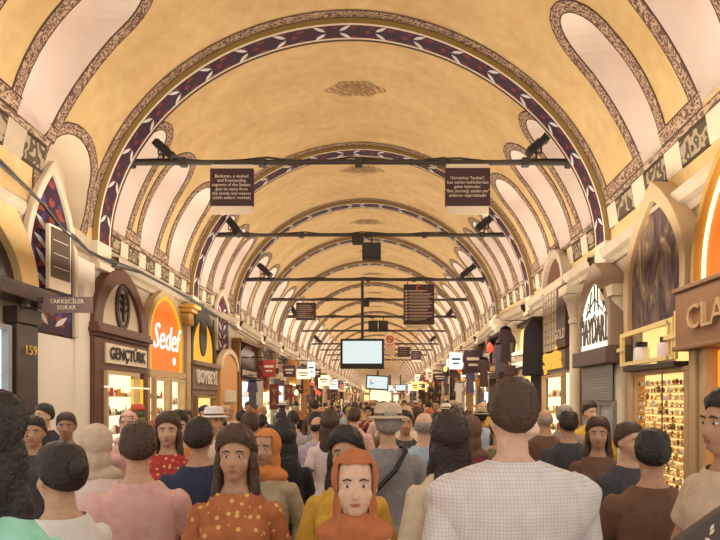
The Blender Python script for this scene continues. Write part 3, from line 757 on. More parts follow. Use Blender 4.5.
for i, (x, nm, c_) in enumerate(((W_*.20, 'left', (.75, .72, .7)), (W_*.62, 'right', (.8, .6, .65)))):
    mq = thing('lidded_canister', ['white canister with black lid standing left in the gilt gallery', 'white and pink canister with black lid standing right in the gilt gallery'][i], 'canister', (0, 0, 0), 0, 'canisters in the gilt gallery')
    base = Matrix.Translation((XR, y1, 0)) @ Matrix.Rotation(-PI/2, 4, 'Z'); mq.location = base @ Vector((x, -d+.06, zc-.02)); 
    k = MB(); k.lathe([(.10, 0), (.11, .03), (.10, .24), (.08, .26)], (0, 0), 16); k.build('drum', flat('canister_body_%d' % i, c_, .4), mq, smooth=True)
    k = MB(); k.lathe([(.07, .26), (.075, .27), (.075, .33), (.0, .335)], (0, 0), 16); k.build('lid', BLACK, mq, smooth=True)
zw = zc-.14
m = MB(); m.box((0, -d, zw), (W_, 0, zc-.08)); m.box((0, -d, 0), (.17, 0, zw)); m.box((.17, -d+.02, 0), (.27, 0, zw)); m.box((W_-.1, -d, 0), (W_, 0, zw)); m.box((W_-.14, -d+.02, 0), (W_-.1, 0, zw)); m.build('door_surround', TANW, t, bevel=.01)
b = MB(); b.box((.27, -.07, .4), (W_-.14, -.03, zw)); b.build('lit_back_wall', emit('lit_gold_wall', (1, .66, .24), 1.15), t)
b = MB(); sh = MB(); rr = random.Random(11)
for r_ in range(17):
    z = .55+r_*(zw-.6)/17
    sh.box((.27, -d+.02, z-.01), (W_-.14, -.08, z))
    for j in range(26):
        x = .3+(W_-.47)*(j+rr.random())/26; s_ = rr.uniform(.015, .036)
        if rr.random() < .6: b.ell((x, -d+rr.uniform(.03, .08), z+s_*1.1), (s_, s_*.6, s_*1.2), 6, 4, rr.choice([0, 0, 1, 2]))
        else: b.tube([(x-.03, -d+.05, z+.05), (x, -d+.03, z+.015), (x+.03, -d+.05, z+.05)], .006, 4, rr.choice([0, 1]))
sh.build('glass_shelves', flat('shelf_gold', (.75, .5, .2), .3, .3), t)
gg = b.build('jewellery_rows', [GOODM[0], GOODM[1], GOODM[2]], t); gg['kind'] = 'stuff'
m = MB(); m.box((0, -d-.06, 0), (W_, 0, .4)); m.build('stone_sill', STONE, t, bevel=.01)
m = MB(); m.box((W_*.63, -d-.01, .4), (W_*.63+.015, -d, zw)); m.build('glazing_bar', IRON, t)

def column(px, d, label, py_top, half=.11, grp='stone columns between the right-hand shops'):
    z = zr(px, d); t = thing('stone_column', label, 'column', (XR-d, z, 0), 0, grp); zt = hz(py_top, z)
    m = MB(); m.lathe([(half*1.5, 0), (half*1.5, .12), (half*1.1, .2), (half, .3), (half*.95, zt-.62)], (0, 0), 18); m.build('shaft', CREAM, t, smooth=True)
    m = MB(); m.lathe([(half*1.15, zt-.62), (half*1.2, zt-.56), (half*1.0, zt-.52), (half*1.6, zt-.24), (half*2.1, zt-.14), (half*2.1, zt-.1)], (0, 0), 18)
    m.box((-half*2.3, -half*2.3, zt-.1), (half*2.3, half*2.3, zt+.06)); m.build('capital', IVB, t)
    return z, zt
ca = column(621, .10, 'cream column with flared capital right of the lit fan window', 291, .10)
cb = column(575, .10, 'cream column with flared capital left of the lit fan window', 290, .10)
cc = column(523, .10, 'slim cream column beyond the hanging black garments', 327, .13)
cd = column(501, .10, 'slim far cream column on the right near the orange balloon-like glow', 322, .13)
bpy.data.objects[COL.objects[-1].name]
for o in COL.objects:
    if o.get('label', '').startswith('slim far cream'): o['label'] = 'slim far cream column on the right, furthest of the four'

# --- lit fan window shop
d = .24; y0, y1 = zr(613, d), zr(584, d); W_ = y1-y0; ym = (y0+y1)/2
t = thing('shop_front', 'shop with a white lit fan window above grey glass doors on the right', 'shop', *right_at(y1))
za = hz(283, ym); zb = hz(350, ym); zs = zb+(za-zb)*.35
o_, i_ = arch(-.08, W_+.1, zs, za+.32, 24, .25), arch(.0, W_-.0, zs, za, 24, .3)
m = MB(); m.ring([(o_[0][0], zb)]+o_+[(o_[-1][0], zb)], [(0, zb)]+i_+[(W_, zb)], -d-.09, 0); m.build('grey_arch', flat('grey_brown_stone', (.33, .23, .16), .7), t, bevel=.02)
m = MB(); m.prism([(0, zb)]+arch(-.03, W_+.03, zs, za+.04, 24, .3)+[(W_, zb)], -d-.04, -d-.02); m.build('lit_pane', emit('lit_fan_pane', (1, .92, .72), 1.15), t)
m = MB()
for i in range(7):
    x = W_*(i+.5)/7; top = [q for q in i_ if abs(q[0]-x) < W_/14]; zt = (top[0][1] if top else za)
    m.tube([(x, -d-.05, zb+.60), (x+.05*(i % 2-.5), -d-.05, (zb+zt)/2+.2), (W_/2+(x-W_/2)*.75, -d-.05, zt)], .011, 5)
for i in range(2): m.tube([(W_*.5-.35+i*.08, -d-.05, za-.5-i*.25), (W_*.5, -d-.05, za-.25-i*.25), (W_*.5+.35-i*.08, -d-.05, za-.5-i*.25)], .010, 5)
m.build('tracery', IRON, t)
text('window_letters', 'HAYDARİ', .60, (W_/2, -d-.07, zb+.28), flat('dark_letters', (.10, .07, .05), .5), t, fit=W_*.92, ext=.01)
m = MB(); m.box((-.12, -d-.16, zb-.25), (W_+.12, 0, zb)); m.build('lintel', flat('dark_grey_lintel', (.12, .085, .075), .5), t, bevel=.015)
m = MB(); zd = zb-.25
m.box((0, -d-.02, zd-.55), (W_, -d, zd), 0)
for i in range(12): m.box((0, -d-.03, zd-.54+i*.045), (W_, -d-.02, zd-.52+i*.045), 0)
m.build('roller_shutter', GREY, t)
m = MB()
for x0 in (0, W_/2): m.ring([(x0, 0), (x0, zd-.55), (x0+W_/2, zd-.55), (x0+W_/2, 0), (x0, 0)], [(x0+.06, .1), (x0+.06, zd-.62), (x0+W_/2-.06, zd-.62), (x0+W_/2-.06, .1), (x0+.06, .1)], -d, 0)
m.build('door_frame', GREY, t)
m = MB(); m.box((.05, -d+.03, .05), (W_-.05, -d+.05, zd-.56)); m.build('frosted_glass', flat('frosted_blue_grey', (.42, .47, .48), .15, var=.3, scale=3), t)

# --- gold-lettered shop
d = .15; y0, y1 = zr(565, d), zr(543, d); W_ = y1-y0; ym = (y0+y1)/2
t = thing('shop_front', 'shop with gold letters and bright window left of the fan window', 'shop', *right_at(y1))
zt = hz(290, ym); z1 = hz(352, ym); z2 = hz(372, ym)
m = MB(); m.box((0, -d, z2), (W_, 0, z1)); m.build('sign_board', flat('grey_sign_board', (.16, .12, .10), .5), t)
text('gold_letters', 'ŞEHİR', .46, (W_/2, -d-.03, (z1+z2)/2), emit('lit_gold_letters', (1, .55, .08), .75), t, ext=.025, bold=.008, fit=W_*.8)
m = MB(); m.box((0, -d+.03, z1+.05), (W_*.62, 0, zt)); m.build('lattice_back', flat('pale_lattice', (.72, .62, .50), .6), t)
m = MB()
for i in range(6): m.box((W_*.62*i/5-.012, -d, z1+.05), (W_*.62*i/5+.012, -d+.03, zt))
for i in range(9): m.box((0, -d, z1+.05+(zt-z1-.05)*i/8-.012), (W_*.62, -d+.03, z1+.05+(zt-z1-.05)*i/8+.012))
m.build('window_lattice', STONE, t)
m = MB(); m.box((W_*.64, -d, z1+.05), (W_, 0, zt)); m.build('dark_signboard', flat('dark_carved', (.10, .06, .05), .5), t)
text('small_letters', 'GOLD', .28, (W_*.82, -d-.02, z1+.3), IVORY, t, sx=.8)
m = MB(); m.ring(arch(0, W_, zt, zt+.8, 20), arch(.1, W_-.1, zt, zt+.65, 20), -d-.05, 0); m.prism(arch(.1, W_-.1, zt, zt+.65, 20), -d+.05, 0, 1); m.build('arch_head', [STONE, BRN], t)
show_window(t, .05, W_-.05, .4, z2-.05, LITW, TANW, rnd, d+.02, 5, 50)

# --- generic shop fronts further along
def far_shop(side, y0, wd, seed, label, tall):
    r = random.Random(seed); t = thing('shop_front', label, 'shop', *(left_at(y0) if side < 0 else right_at(y0+wd)))
    d = r.uniform(.12, .4); frm = r.choice([BRN, BRN2, TANW, STONE, IRON, GREY]); ztop = r.uniform(3.5, 3.8)
    m = MB(); m.box((0, -d, 0), (.14, 0, ztop)); m.box((wd-.14, -d, 0), (wd, 0, ztop)); m.box((-.02, -d-.06, ztop), (wd+.02, 0, ztop+.1)); m.build('wooden_frame', frm, t)
    sb = r.choice([flat('sign_black', (.03, .025, .025)), flat('sign_brown', (.16, .07, .04)), flat('sign_cream', (.75, .62, .42)), flat('sign_red', (.38, .04, .03)), YELL, LITW, flat('sign_green', (.05, .13, .08))])
    m = MB(); zs = r.uniform(2.45, 2.75); m.box((.14, -d-.03, zs), (wd-.14, 0, zs+.38)); m.build('sign_board', sb, t)
    m = MB()
    for i in range(int(wd/.2)): m.box((.24+i*.18, -d-.05, zs+.1), (.24+i*.18+r.uniform(.06, .13), -d-.03, zs+.28))
    m.build('sign_letters', r.choice([IVORY, GLET, BLACK, WLET]), t)
    o_ = arch(.14, wd-.14, zs+.38, ztop-.02, 14); m = MB(); m.prism(o_, -d+.06, -.02); m.build('fanlight', r.choice([LITY, DMAR, BRN, BRN2, DMAR, LITW]), t)
    show_window(t, .14, wd-.14, .5, zs-.02, r.choice([LITW, LITW, LITY, LITC]), frm, r, d, 4, 34)
    return t, d
def hanging(side, y, seed, dd, label, grp, dsh=0):
    r = random.Random(seed); x = XL+dd if side < 0 else XR-dd
    kind = r.choice(['garment', 'garment', 'lantern', 'bag', 'rug'])
    c_ = r.choice([(.03, .025, .03), (.05, .03, .03), (.20, .045, .03), (.62, .50, .36), (.10, .06, .05), (.40, .18, .07), (.75, .7, .62), (.12, .10, .16), (.6, .25, .05), (.03, .025, .03), (.10, .06, .05)])
    nm = {(.03, .025, .03): 'black', (.05, .03, .03): 'dark brown', (.20, .045, .03): 'dark red', (.62, .50, .36): 'beige', (.10, .06, .05): 'brown', (.40, .18, .07): 'rust', (.75, .7, .62): 'white', (.12, .10, .16): 'dark blue', (.6, .25, .05): 'orange'}[c_]
    mat = flat('cloth_'+nm.replace(' ', '_'), c_, .9); z = r.uniform(2.3, 3.6)
    tn = {'garment': 'hanging_garment', 'lantern': 'hanging_lantern', 'bag': 'hanging_bag', 'rug': 'hanging_rug'}[kind]
    t = thing(tn, '%s %s hung out over %s' % (nm, kind, label), kind, (x, y, z), 0, grp)
    m = MB(); hk = 1.0
    if kind == 'garment':
        sh = [(-.06, 0), (-.26, -.08), (-.34, -.45), (-.24, -.48), (-.2, -.25), (-.24, -1.0), (.24, -1.0), (.2, -.25), (.24, -.48), (.34, -.45), (.26, -.08), (.06, 0)]
        m.prism([(a_[0], a_[1]) for a_ in sh], -.05, .05); m.build('cloth', mat, t, bevel=.03)
    elif kind == 'rug':
        m.prism([(-.35, 0), (-.35, -1.1), (.35, -1.1), (.35, 0)], -.02, .02); m.build('cloth', mat, t)
        m = MB(); m.prism([(-.2, -.2), (0, -.5), (.2, -.2)], -.03, .03); m.prism([(-.2, -.9), (0, -.6), (.2, -.9)], -.03, .03); m.build('rug_motif', BRN2, t)
    elif kind == 'lantern':
        m.lathe([(.02, 0), (.05, -.04), (.13, -.14), (.15, -.24), (.10, -.36), (.03, -.42)], (0, 0), 12); m.build('glass_bowl', r.choice([LITW, LITY, emit('lit_red_lamp', (1, .12, .04), .9)]), t, smooth=True)
        m = MB(); m.lathe([(.03, -.42), (.02, -.5), (.0, -.52)], (0, 0), 8); m.build('finial', GOLD, t)
    else:
        m.box((-.18, -.06, -.45), (.18, .06, -.12)); m.build('pouch', mat, t, bevel=.03)
        m = MB(); m.tube([(-.14, 0, -.12), (-.1, 0, 0), (.1, 0, 0), (.14, 0, -.12)], .012, 5); m.build('handle', BRN2, t)
    for c_o in t.children: c_o.scale = (.5, .72, .85) if kind in ('garment', 'rug') else (.7, .7, .7)
    m = MB(); m.tube([(0, 0, 0), (0, 0, .12), ((-1 if side < 0 else 1)*(dd-dsh), 0, .14)], .012, 5); m.build('hook_rod', IRON, t)
    return t
zones = ['left', 'right']
idx = 0
ZN = ['just past the tall columns', 'level with the big screen', 'past the big screen', 'deep down the street', 'near the street end']
for side, y in ((-1, LEFT_NEXT), (1, zr(541, .15)+.1)):
    sname = zones[0 if side < 0 else 1]; n = 0
    while y < 96 and n < 25:
        wd = rnd.uniform(2.0, 2.9) if y < 45 else rnd.uniform(3.5, 4.5); zn = 0 if y < 17 else 1 if y < 22 else 2 if y < 33 else 3 if y < 50 else 4
        idx += 1; frmn = ''
        lab = 'narrow lit shop front on the %s, number %s row back %s' % (sname, n, ZN[zn])
        order = ['first', 'second', 'third', 'fourth', 'fifth', 'sixth', 'seventh', 'eighth', 'ninth', 'tenth', 'eleventh', 'twelfth', 'thirteenth', 'fourteenth', 'fifteenth', 'sixteenth', 'seventeenth', 'eighteenth', 'nineteenth', 'twentieth', 'twenty-first', 'twenty-second', 'twenty-third', 'twenty-fourth', 'twenty-fifth'][n]
        after = 'the tan portal' if side < 0 else 'the gold-lettered shop'
        t, dsh = far_shop(side, y, wd, idx*7, '%s small lit shop beyond %s on the %s' % (order, after, sname), n < 6)
        t['group'] = 'small shops along the %s side' % sname
        for j in range(4 if y < 30 else 3 if y < 45 else 1):
            hanging(side, y+.2+wd*.9*(j/4)+rnd.uniform(0, .2), idx*31+j, dsh+.30+.2*rnd.random(), 'the %s small shop on the %s' % (order, sname), 'goods hung out along the %s side' % sname, dsh)
        # pier between the shops
        m = MB(); x = XL if side < 0 else XR; s_ = 1 if side < 0 else -1
        m.box((x, y+wd+.02, 0), (x+s_*.3, y+wd+.22, 3.75)); m.box((x, y+wd-.03, 3.55), (x+s_*.4, y+wd+.27, 3.75))
        struct(m.build('wall_left' if side < 0 else 'wall_right', CREAM if n % 2 else STONE, bevel=.01))
        y += wd+.25; n += 1
# black garment that hangs tall between the columns
t = thing('hanging_garment', 'tall black garments hung together between two cream columns', 'garment', (XR-.35, zr(533, .35), hz(318, zr(533, .35))), rd(-20))
r = random.Random(2)
for i in range(3):
    m = MB(); m.prism([(-.03, 0), (-.20, -.25), (-.24, -1.25), (.24, -1.25), (.20, -.25), (.03, 0)], i*.14, i*.14+.09); m.build('cloth', flat('cloth_black', (.03, .025, .03), .9), t, bevel=.03)
m = MB(); m.tube([(0, -.05, 0), (0, .5, .02)], .012, 6); m.build('hook_rod', IRON, t)
# ------------------------------------------------------------------ overhead: tie bars, floodlights, boards, screens
def pt(px, py, z): return Vector(((px-VX)*z/F, z, hz(py, z)))
BARS = [(9.42, 133, 567, 163), (13.95, 213, 510, 235.5), (17.75, 245, 482, 280), (21.4, 266, 473, 300), (25.2, 280, 455, 317), (29.9, 293, 447, 331), (34.2, 303, 440, 344), (38.7, 310, 433, 350), (43.2, 315, 430, 355), (47.7, 320, 425, 360)]
ORD = ['nearest', 'second', 'third', 'fourth', 'fifth', 'sixth', 'seventh', 'eighth', 'ninth', 'tenth']
for i, (z, x0, x1, py) in enumerate(BARS):
    c = pt(0, py, z).z; xa, xb = (x0-VX)*z/F-.04, (x1-VX)*z/F+.04
    t = thing('tie_bar', '%s dark iron tie bar spanning the vault%s' % (ORD[i], ', carrying the two dark text boards' if i == 0 else ''), 'tie bar', (0, z, c), 0, 'iron tie bars across the vault')
    m = MB(); m.tube([(xa, 0, 0), ((xa+xb)/2, 0, .02), (xb, 0, 0)], .045 if i < 2 else .05, 8)
    m.build('bar', IRON, t)
    for s_, x in ((-1, xa), (1, xb)):
        m = MB(); m.tube([(x-.02*s_*-1, 0, 0), (x-s_*.06, 0, 0)], .09, 10); m.build('end_plate', IRON, t)
    if i < 5:
        m = MB(); m.tube([(xa+(xb-xa)*j/16, .05*math.sin(j*2.1), .05+.03*math.sin(j*1.7)) for j in range(17)], .018, 5); m.build('cable', BLACK, t)
        for j, f in enumerate((.12, .3, .52, .71, .9)):
            m = MB(); x = xa+(xb-xa)*f; m.box((x-.06, -.06, -.055), (x+.06, .06, .075)); m.build('clamp', IRON, t)
def flood(px, py, z, barz, ang, label, s=1.0):
    p = pt(px, py, z); t = thing('floodlight', label, 'floodlight', (p.x, z-.02, barz+.05), 0, 'floodlights on the tie bars')
    h = max(p.z-barz-.05, .08)
    m = MB(); m.tube([(0, 0, 0), (0, 0, h*.6)], .02, 6); m.tube([(-.09*s, 0, h*.5), (-.09*s, 0, h), ], .015, 5); m.tube([(.09*s, 0, h*.5), (.09*s, 0, h)], .015, 5); m.tube([(-.09*s, 0, h*.5), (.09*s, 0, h*.5)], .015, 5)
    m.build('bracket', BLACK, t)
    R = Matrix.Rotation(ang, 4, 'Y'); m = MB(); m.box((-.19*s, -.09*s, -.06*s), (.19*s, .09*s, .06*s)); m.prism([(.19*s, -.06*s), (.19*s, .06*s), (.23*s, .08*s), (.23*s, -.08*s)], -.11*s, .11*s)
    for q in range(4): m.box((-.15*s+q*.07*s, -.1*s, .06*s), (-.13*s+q*.07*s, .1*s, .085*s))
    m.xform(Matrix.Translation((0, 0, h)) @ R); m.build('lamp_housing', BLACK, t, bevel=.008)
    m = MB(); m.box((.231*s, -.09*s, -.06*s), (.236*s, .09*s, .06*s)); m.xform(Matrix.Translation((0, 0, h)) @ R); m.build('lens', flat('dark_glass', (.10, .10, .10), .1), t)
FL = [(164, 150, 0, 40, 'black floodlight tilted down, left end of the nearest tie bar'), (536, 147, 0, -42, 'black floodlight tilted up, right end of the nearest tie bar'),
      (233, 226, 1, 50, 'black floodlight on the left end of the second tie bar below the left board'), (484, 224, 1, -40, 'black floodlight on the right end of the second tie bar'),
      (264, 270, 2, 42, 'black floodlight on the left end of the third tie bar'), (467, 272, 2, -40, 'black floodlight on the right end of the third tie bar'),
      (293, 310, 4, 55, 'small black floodlight beside the left-hand list board'), (451, 312, 4, -50, 'small black floodlight right of the tall list board'),
      (317, 339, 6, 45, 'small far floodlight left above the large screen'), (434, 338, 6, -40, 'small far floodlight on the right of the seventh tie bar')]
for px, py, b, a_, lab in FL:
    z = BARS[b][0]; flood(px, py, z, pt(0, BARS[b][3], z).z, rd(a_), lab, .95 if b == 0 else 1.25 if b < 4 else 1.5)
def board(name, label, cat, px0, py0, px1, py1, z, barpy, mats, texts=None, lines=None, strips=True, group=None, tcol=IVORY):
    a_, b_ = pt(px0, py0, z), pt(px1, py1, z); W_, H = b_.x-a_.x, a_.z-b_.z; cx = (a_.x+b_.x)/2
    t = thing(name, label, cat, (cx, z-.08, b_.z), 0, group); zb = pt(0, barpy, z).z-b_.z
    m = MB(); m.box((-W_/2, -.03, 0), (W_/2, .03, H)); m.build('panel', mats, t, bevel=.005)
    m = MB(); k = .94
    if strips:
        m.box((-W_/2*k, -.015, -H*.21), (W_/2*k, .015, 0)); m.build('lower_strip', IVB, t)
        m = MB(); m.box((-W_/2*k, -.015, H), (W_/2*k, .015, H*1.11)); m.build('upper_strip', IVB, t)
    for s_ in (-1, 1):
        m = MB(); m.tube([(s_*W_*.38, 0, H), (s_*W_*.38, .04, zb)], .012, 5); m.build('hanger', IRON, t)
    if texts:
        text('board_text', texts, H*.115, (0, -.036, H*.5), tcol, t, line=1.0, ext=.003)
    if lines:
        m = MB(); r = random.Random(int(px0))
        for i in range(lines):
            zz = H*(.84-.78*i/lines); m.box((-W_*.46, -.036, zz-H*.012), (W_*r.uniform(.2, .46), -.03, zz+H*.012))
            m.box((-W_*.30, -.036, zz-H*.035), (W_*r.uniform(.0, .4), -.03, zz-H*.022))
        m.build('printed_lines', flat('dim_ivory', (.42, .30, .24), .6), t)
    return t, W_, H
board('text_board', 'dark brown hanging board with centred white English text on the left', 'sign', 212, 171, 255, 208, 9.42, 163, BOARD, 'Bedesten, a vaulted\nand freestanding\nsegment of the Bazaar,\ngets its name from\nthe jewels and weaves\n(cloth sellers\' market)', group='text boards hung from the nearest bar')
board('text_board', 'dark brown hanging board with centred white Turkish text on the right', 'sign', 444.5, 170.5, 489, 208, 9.42, 163, BOARD, 'Osmanlıca "bedest",\nbez satılan kubbelerden\ngelen kelimeler.\n"Bez (kumaş) satılan yer"\nanlamını taşımaktadır', group='text boards hung from the nearest bar')
board('list_board', 'small dark list board left of the large screen', 'sign', 296.5, 303, 316, 320.5, 25.1, 300, BOARD, None, 7, False)
t, W_, H = board('list_board', 'tall dark direction board with red crescent and rows of text', 'sign', 403.5, 285, 434, 325, 17.75, 280, BOARD, None, 10, False)
m = MB(); m.box((-W_*.42, -.02, -H*.1), (W_*.3, .02, 0)); m.build('lower_strip', IVB, t)
m = MB(); m.ring([(.09*math.cos(q*.2+.5), H*.91+.09*math.sin(q*.2+.5)) for q in range(28)], [(.02+.06*math.cos(q*.2+.5), H*.91+.065*math.sin(q*.2+.5)) for q in range(28)], -.04, -.03); m.build('red_crescent', flat('crescent_red', (.6, .05, .05), .6), t)
m = MB()
for i in range(10):
    zz = H*(.84-.78*i/10)-H*.02; m.prism([(-W_*.46, zz), (-W_*.40, zz+H*.02), (-W_*.40, zz-H*.02)], -.04, -.03)
m.build('direction_arrows', IVORY, t)
board('list_board', 'far dark board under the no-smoking sign, left of the pair', 'sign', 397.5, 347, 410, 357, 34.2, 344, BOARD, None, 4, True, 'far dark boards')
board('list_board', 'far dark board under the no-smoking sign, right of the pair', 'sign', 411, 351, 421, 360, 38.7, 349, BOARD, None, 4, True, 'far dark boards')
# no-smoking board
t, W_, H = board('no_smoking_board', 'cream board with red no-smoking symbol right of the large screen', 'sign', 384.8, 335.5, 394.8, 355, 29.8, 331, flat('pale_pink_board', (.80, .58, .45), .6), None, None, False)
m = MB(); C_ = [(math.cos(2*PI*i/24), math.sin(2*PI*i/24)) for i in range(24)]
m.ring([(.19*c, H*.80+.19*s) for c, s in C_], [(.13*c, H*.80+.13*s) for c, s in C_], -.05, -.03, 0, True); m.prism([(-.14, H*.8+.10), (-.10, H*.8+.14), (.14, H*.8-.10), (.10, H*.8-.14)], -.05, -.03); m.build('red_ring', flat('sign_red_ring', (.65, .06, .03), .5), t)
m = MB(); m.box((-.09, -.045, H*.79), (.09, -.03, H*.82)); m.build('cigarette', BLACK, t)
m = MB(); m.box((-.18, -.04, H*.5), (.18, -.03, H*.53)); m.box((-.15, -.04, H*.42), (.15, -.03, H*.44)); m.build('red_lines', flat('sign_red_ring', (.65, .06, .03), .5), t)
# speakers
def speaker(px0, py0, px1, py1, z, barpy, label, two):
    a_, b_ = pt(px0, py0, z), pt(px1, py1, z); W_, H = b_.x-a_.x, a_.z-b_.z
    t = thing('hanging_speaker', label, 'speaker', ((a_.x+b_.x)/2, z-.1, b_.z), 0)
    m = MB(); m.box((-W_/2, -.16, 0), (W_/2, .12, H)); m.build('cabinet', BLACK, t, bevel=.015)
    m = MB(); m.box((-W_/2+.03, -.17, .03), (W_/2-.03, -.16, H-.03)); m.build('grille', flat('speaker_grille', (.045, .042, .04), .8, var=.4, scale=60), t)
    m = MB(); m.tube([(0, 0, H), (0, .04, pt(0, barpy, z).z-b_.z+.02)], .02, 6); m.build('hanger', BLACK, t)
    return t
speaker(362.5, 245, 381, 261, 13.95, 235.5, 'large black speaker box hung from the middle of the second tie bar', 1)
speaker(352.5, 237.5, 363.5, 245, 13.9, 235.5, 'small flat black box hung left of the large speaker', 0)
speaker(363, 301.5, 369.5, 307, 21.3, 300, 'tiny black box at the middle of the fourth tie bar', 0)
speaker(368.5, 321.5, 377.8, 332, 25.1, 317, 'left black box of the pair above the large screen', 0)
speaker(378.6, 321.5, 388, 332, 25.1, 317, 'right black box of the pair above the large screen', 0)
# screens
def screen(px0, py0, px1, py1, z, label, polepy, tilt=0, chin=.16, content=0, group=None):
    a_, b_ = pt(px0, py0, z), pt(px1, py1, z); W_, H = b_.x-a_.x, a_.z-b_.z
    t = thing('hanging_screen', label, 'screen', ((a_.x+b_.x)/2, z-.15, (a_.z+b_.z)/2), 0, group); t.rotation_euler = (0, tilt, 0)
    e = W_*.05; ch = H*chin; zb, zt = -H/2, H/2
    m = MB(); m.box((-W_/2, -.04, zb), (W_/2, .12, zt)); m.ring([(-W_/2, zb), (-W_/2, zt), (W_/2, zt), (W_/2, zb), (-W_/2, zb)], [(-W_/2+e, zb+ch+e), (-W_/2+e, zt-e), (W_/2-e, zt-e), (W_/2-e, zb+ch+e), (-W_/2+e, zb+ch+e)], -.08, -.04); m.build('casing', BLACK, t, bevel=.01)
    m = MB(); m.box((-W_/2+e, -.055, zb+ch+e), (W_/2-e, -.045, zt-e)); m.build('lit_panel', SCREEN, t)
    if content:
        m = MB(); m.ell((-W_*.30, -.06, H*.10), (W_*.06, .008, W_*.06), 12, 6, 0); m.ell((-W_*.24, -.06, -H*.06), (W_*.09, .008, W_*.05), 12, 6, 1); m.box((-W_*.1, -.06, H*.08), (W_*.3, -.054, H*.12), 2)
        m.build('screen_picture', [emit('screen_orange', (1, .45, .15), .9), emit('screen_blue', (.15, .45, .8), .8), emit('screen_grey', (.6, .7, .8), .8)], t)
    if polepy:
        m = MB(); m.tube([(0, .06, zt), (0, .06, pt(0, polepy, z).z-(a_.z+b_.z)/2)], .045, 8); m.build('pole', IRON, t)
    return t
t = screen(341, 339.5, 384, 369, 17.6, 'large white lit screen hanging on a pole over the crowd', 281, 0, .10)
screen(366, 375.5, 388.5, 390, 25.3, 'mid-size screen with coloured picture hanging behind the large one', 371, .06, .02, 1)
screen(386.5, 385, 393.5, 391.5, 31, 'small far screen, left of the two distant ones', 375, 0, .02, 0, 'two distant screens')
screen(395, 384.5, 406, 391.5, 36, 'small far screen, right of the two distant ones', 375, 0, .05, 0, 'two distant screens')
# far hanging signs over the shop fronts of both sides
r = random.Random(44)
for i in range(26):
    s_ = -1 if i % 2 else 1; z = 17+i*1.6; x = (XL+r.uniform(.75, 1.1)) if s_ < 0 else (XR-r.uniform(.75, 1.1)); w_, h = r.uniform(.35, .7), r.uniform(.3, .75); zz = r.uniform(2.5, 3.2)
    nm, mt = r.choice([('white lit', LITW), ('black', BOARD), ('cream', IVB), ('yellow lit', LITY), ('red', flat('sign_red', (.38, .04, .03))), ('pale lit', LITC)])
    t = thing('projecting_sign', '%s projecting shop sign, %s sign out from the near end on the %s' % (nm, ['first', 'second', 'third', 'fourth', 'fifth', 'sixth', 'seventh', 'eighth', 'ninth', 'tenth', 'eleventh', 'twelfth', 'thirteenth'][i//2], 'left' if s_ < 0 else 'right'), 'sign', (x, z, zz), 0, 'projecting signs over the %s-hand shops' % ('left' if s_ < 0 else 'right'))
    m = MB(); m.box((-w_/2, -.05, 0), (w_/2, .05, h)); m.build('panel', mt, t, bevel=.01)
    m = MB(); m.tube([(0, 0, h), (0, 0, h+.08), ((XL if s_ < 0 else XR)-x, 0, h+.08)], .02, 5); m.build('bracket', IRON, t)
    m = MB(); m.box((-w_*.35, -.06, h*.55), (w_*.35, -.05, h*.68)); m.box((-w_*.25, -.06, h*.3), (w_*.25, -.05, h*.4)); m.build('sign_letters', BLACK if 'lit' in nm or nm == 'cream' else IVORY, t)
# ------------------------------------------------------------------ people
SKIN = objcol('skin', .55, .05, 40, .08); HAIR = objcol('hair', .5, .6, 160); CLOTH = objcol('cloth', .9, .55, 22); PLAID = objcol('checked_cloth', .9, .45, 22, 0, 'plaid')
DENIM = objcol('trouser_cloth', .9, .5, 25); SHOE = objcol('shoe_leather', .5, .1, 20); PRINT = objcol('printed_cloth', .9, .4, 22, 0, 'print')
def capsule(mb, a, b, ra, rb, seg=12, fy=1.0):
    a, b = Vector(a), Vector(b); d = b-a; n = d.normalized(); u = n.cross(Vector((0, 1, 0)) if abs(n.y) < .9 else Vector((1, 0, 0))).normalized(); q = n.cross(u)
    rings = []; K = 5
    for i in range(K+1): t = PI/2*(1-i/K); rings.append((a-n*ra*math.sin(t), ra*math.cos(t)))
    for i in range(1, 5): rings.append((a+d*i/5, ra+(rb-ra)*i/5))
    for i in range(K+1): t = PI/2*i/K; rings.append((b+n*rb*math.sin(t), rb*math.cos(t)))
    n0 = len(mb.v)
    for c, r in rings:
        r = max(r, .0005)
        for j in range(seg):
            an = 2*PI*j/seg; mb.v.append(tuple(c+u*math.cos(an)*r+q*math.sin(an)*r*1.0))
    for i in range(len(rings)-1):
        for j in range(seg):
            j2 = (j+1) % seg; mb.f.append((n0+i*seg+j, n0+i*seg+j2, n0+(i+1)*seg+j2, n0+(i+1)*seg+j)); mb.m.append(0); mb.uv.append([(0, 0)]*4)
    mb.f.append(tuple(n0+j for j in range(seg))[::-1]); mb.f.append(tuple(n0+(len(rings)-1)*seg+j for j in range(seg))); mb.m += [0, 0]; mb.uv += [[(0, 0)]*seg]*2
def remesh(mb, vox, sm=4):
    me = bpy.data.meshes.new('tmp'); me.from_pydata(mb.v, [], mb.f); bm = bmesh.new(); bm.from_mesh(me); bmesh.ops.recalc_face_normals(bm, faces=bm.faces); bm.to_mesh(me); bm.free()
    o = bpy.data.objects.new('tmp', me); COL.objects.link(o)
    r = o.modifiers.new('r', 'REMESH'); r.mode = 'VOXEL'; r.voxel_size = vox
    s_ = o.modifiers.new('s', 'SMOOTH'); s_.iterations = sm; s_.factor = .5
    dg = bpy.context.evaluated_depsgraph_get(); out = bpy.data.meshes.new_from_object(o.evaluated_get(dg))
    bpy.data.objects.remove(o); bpy.data.meshes.remove(me); return out
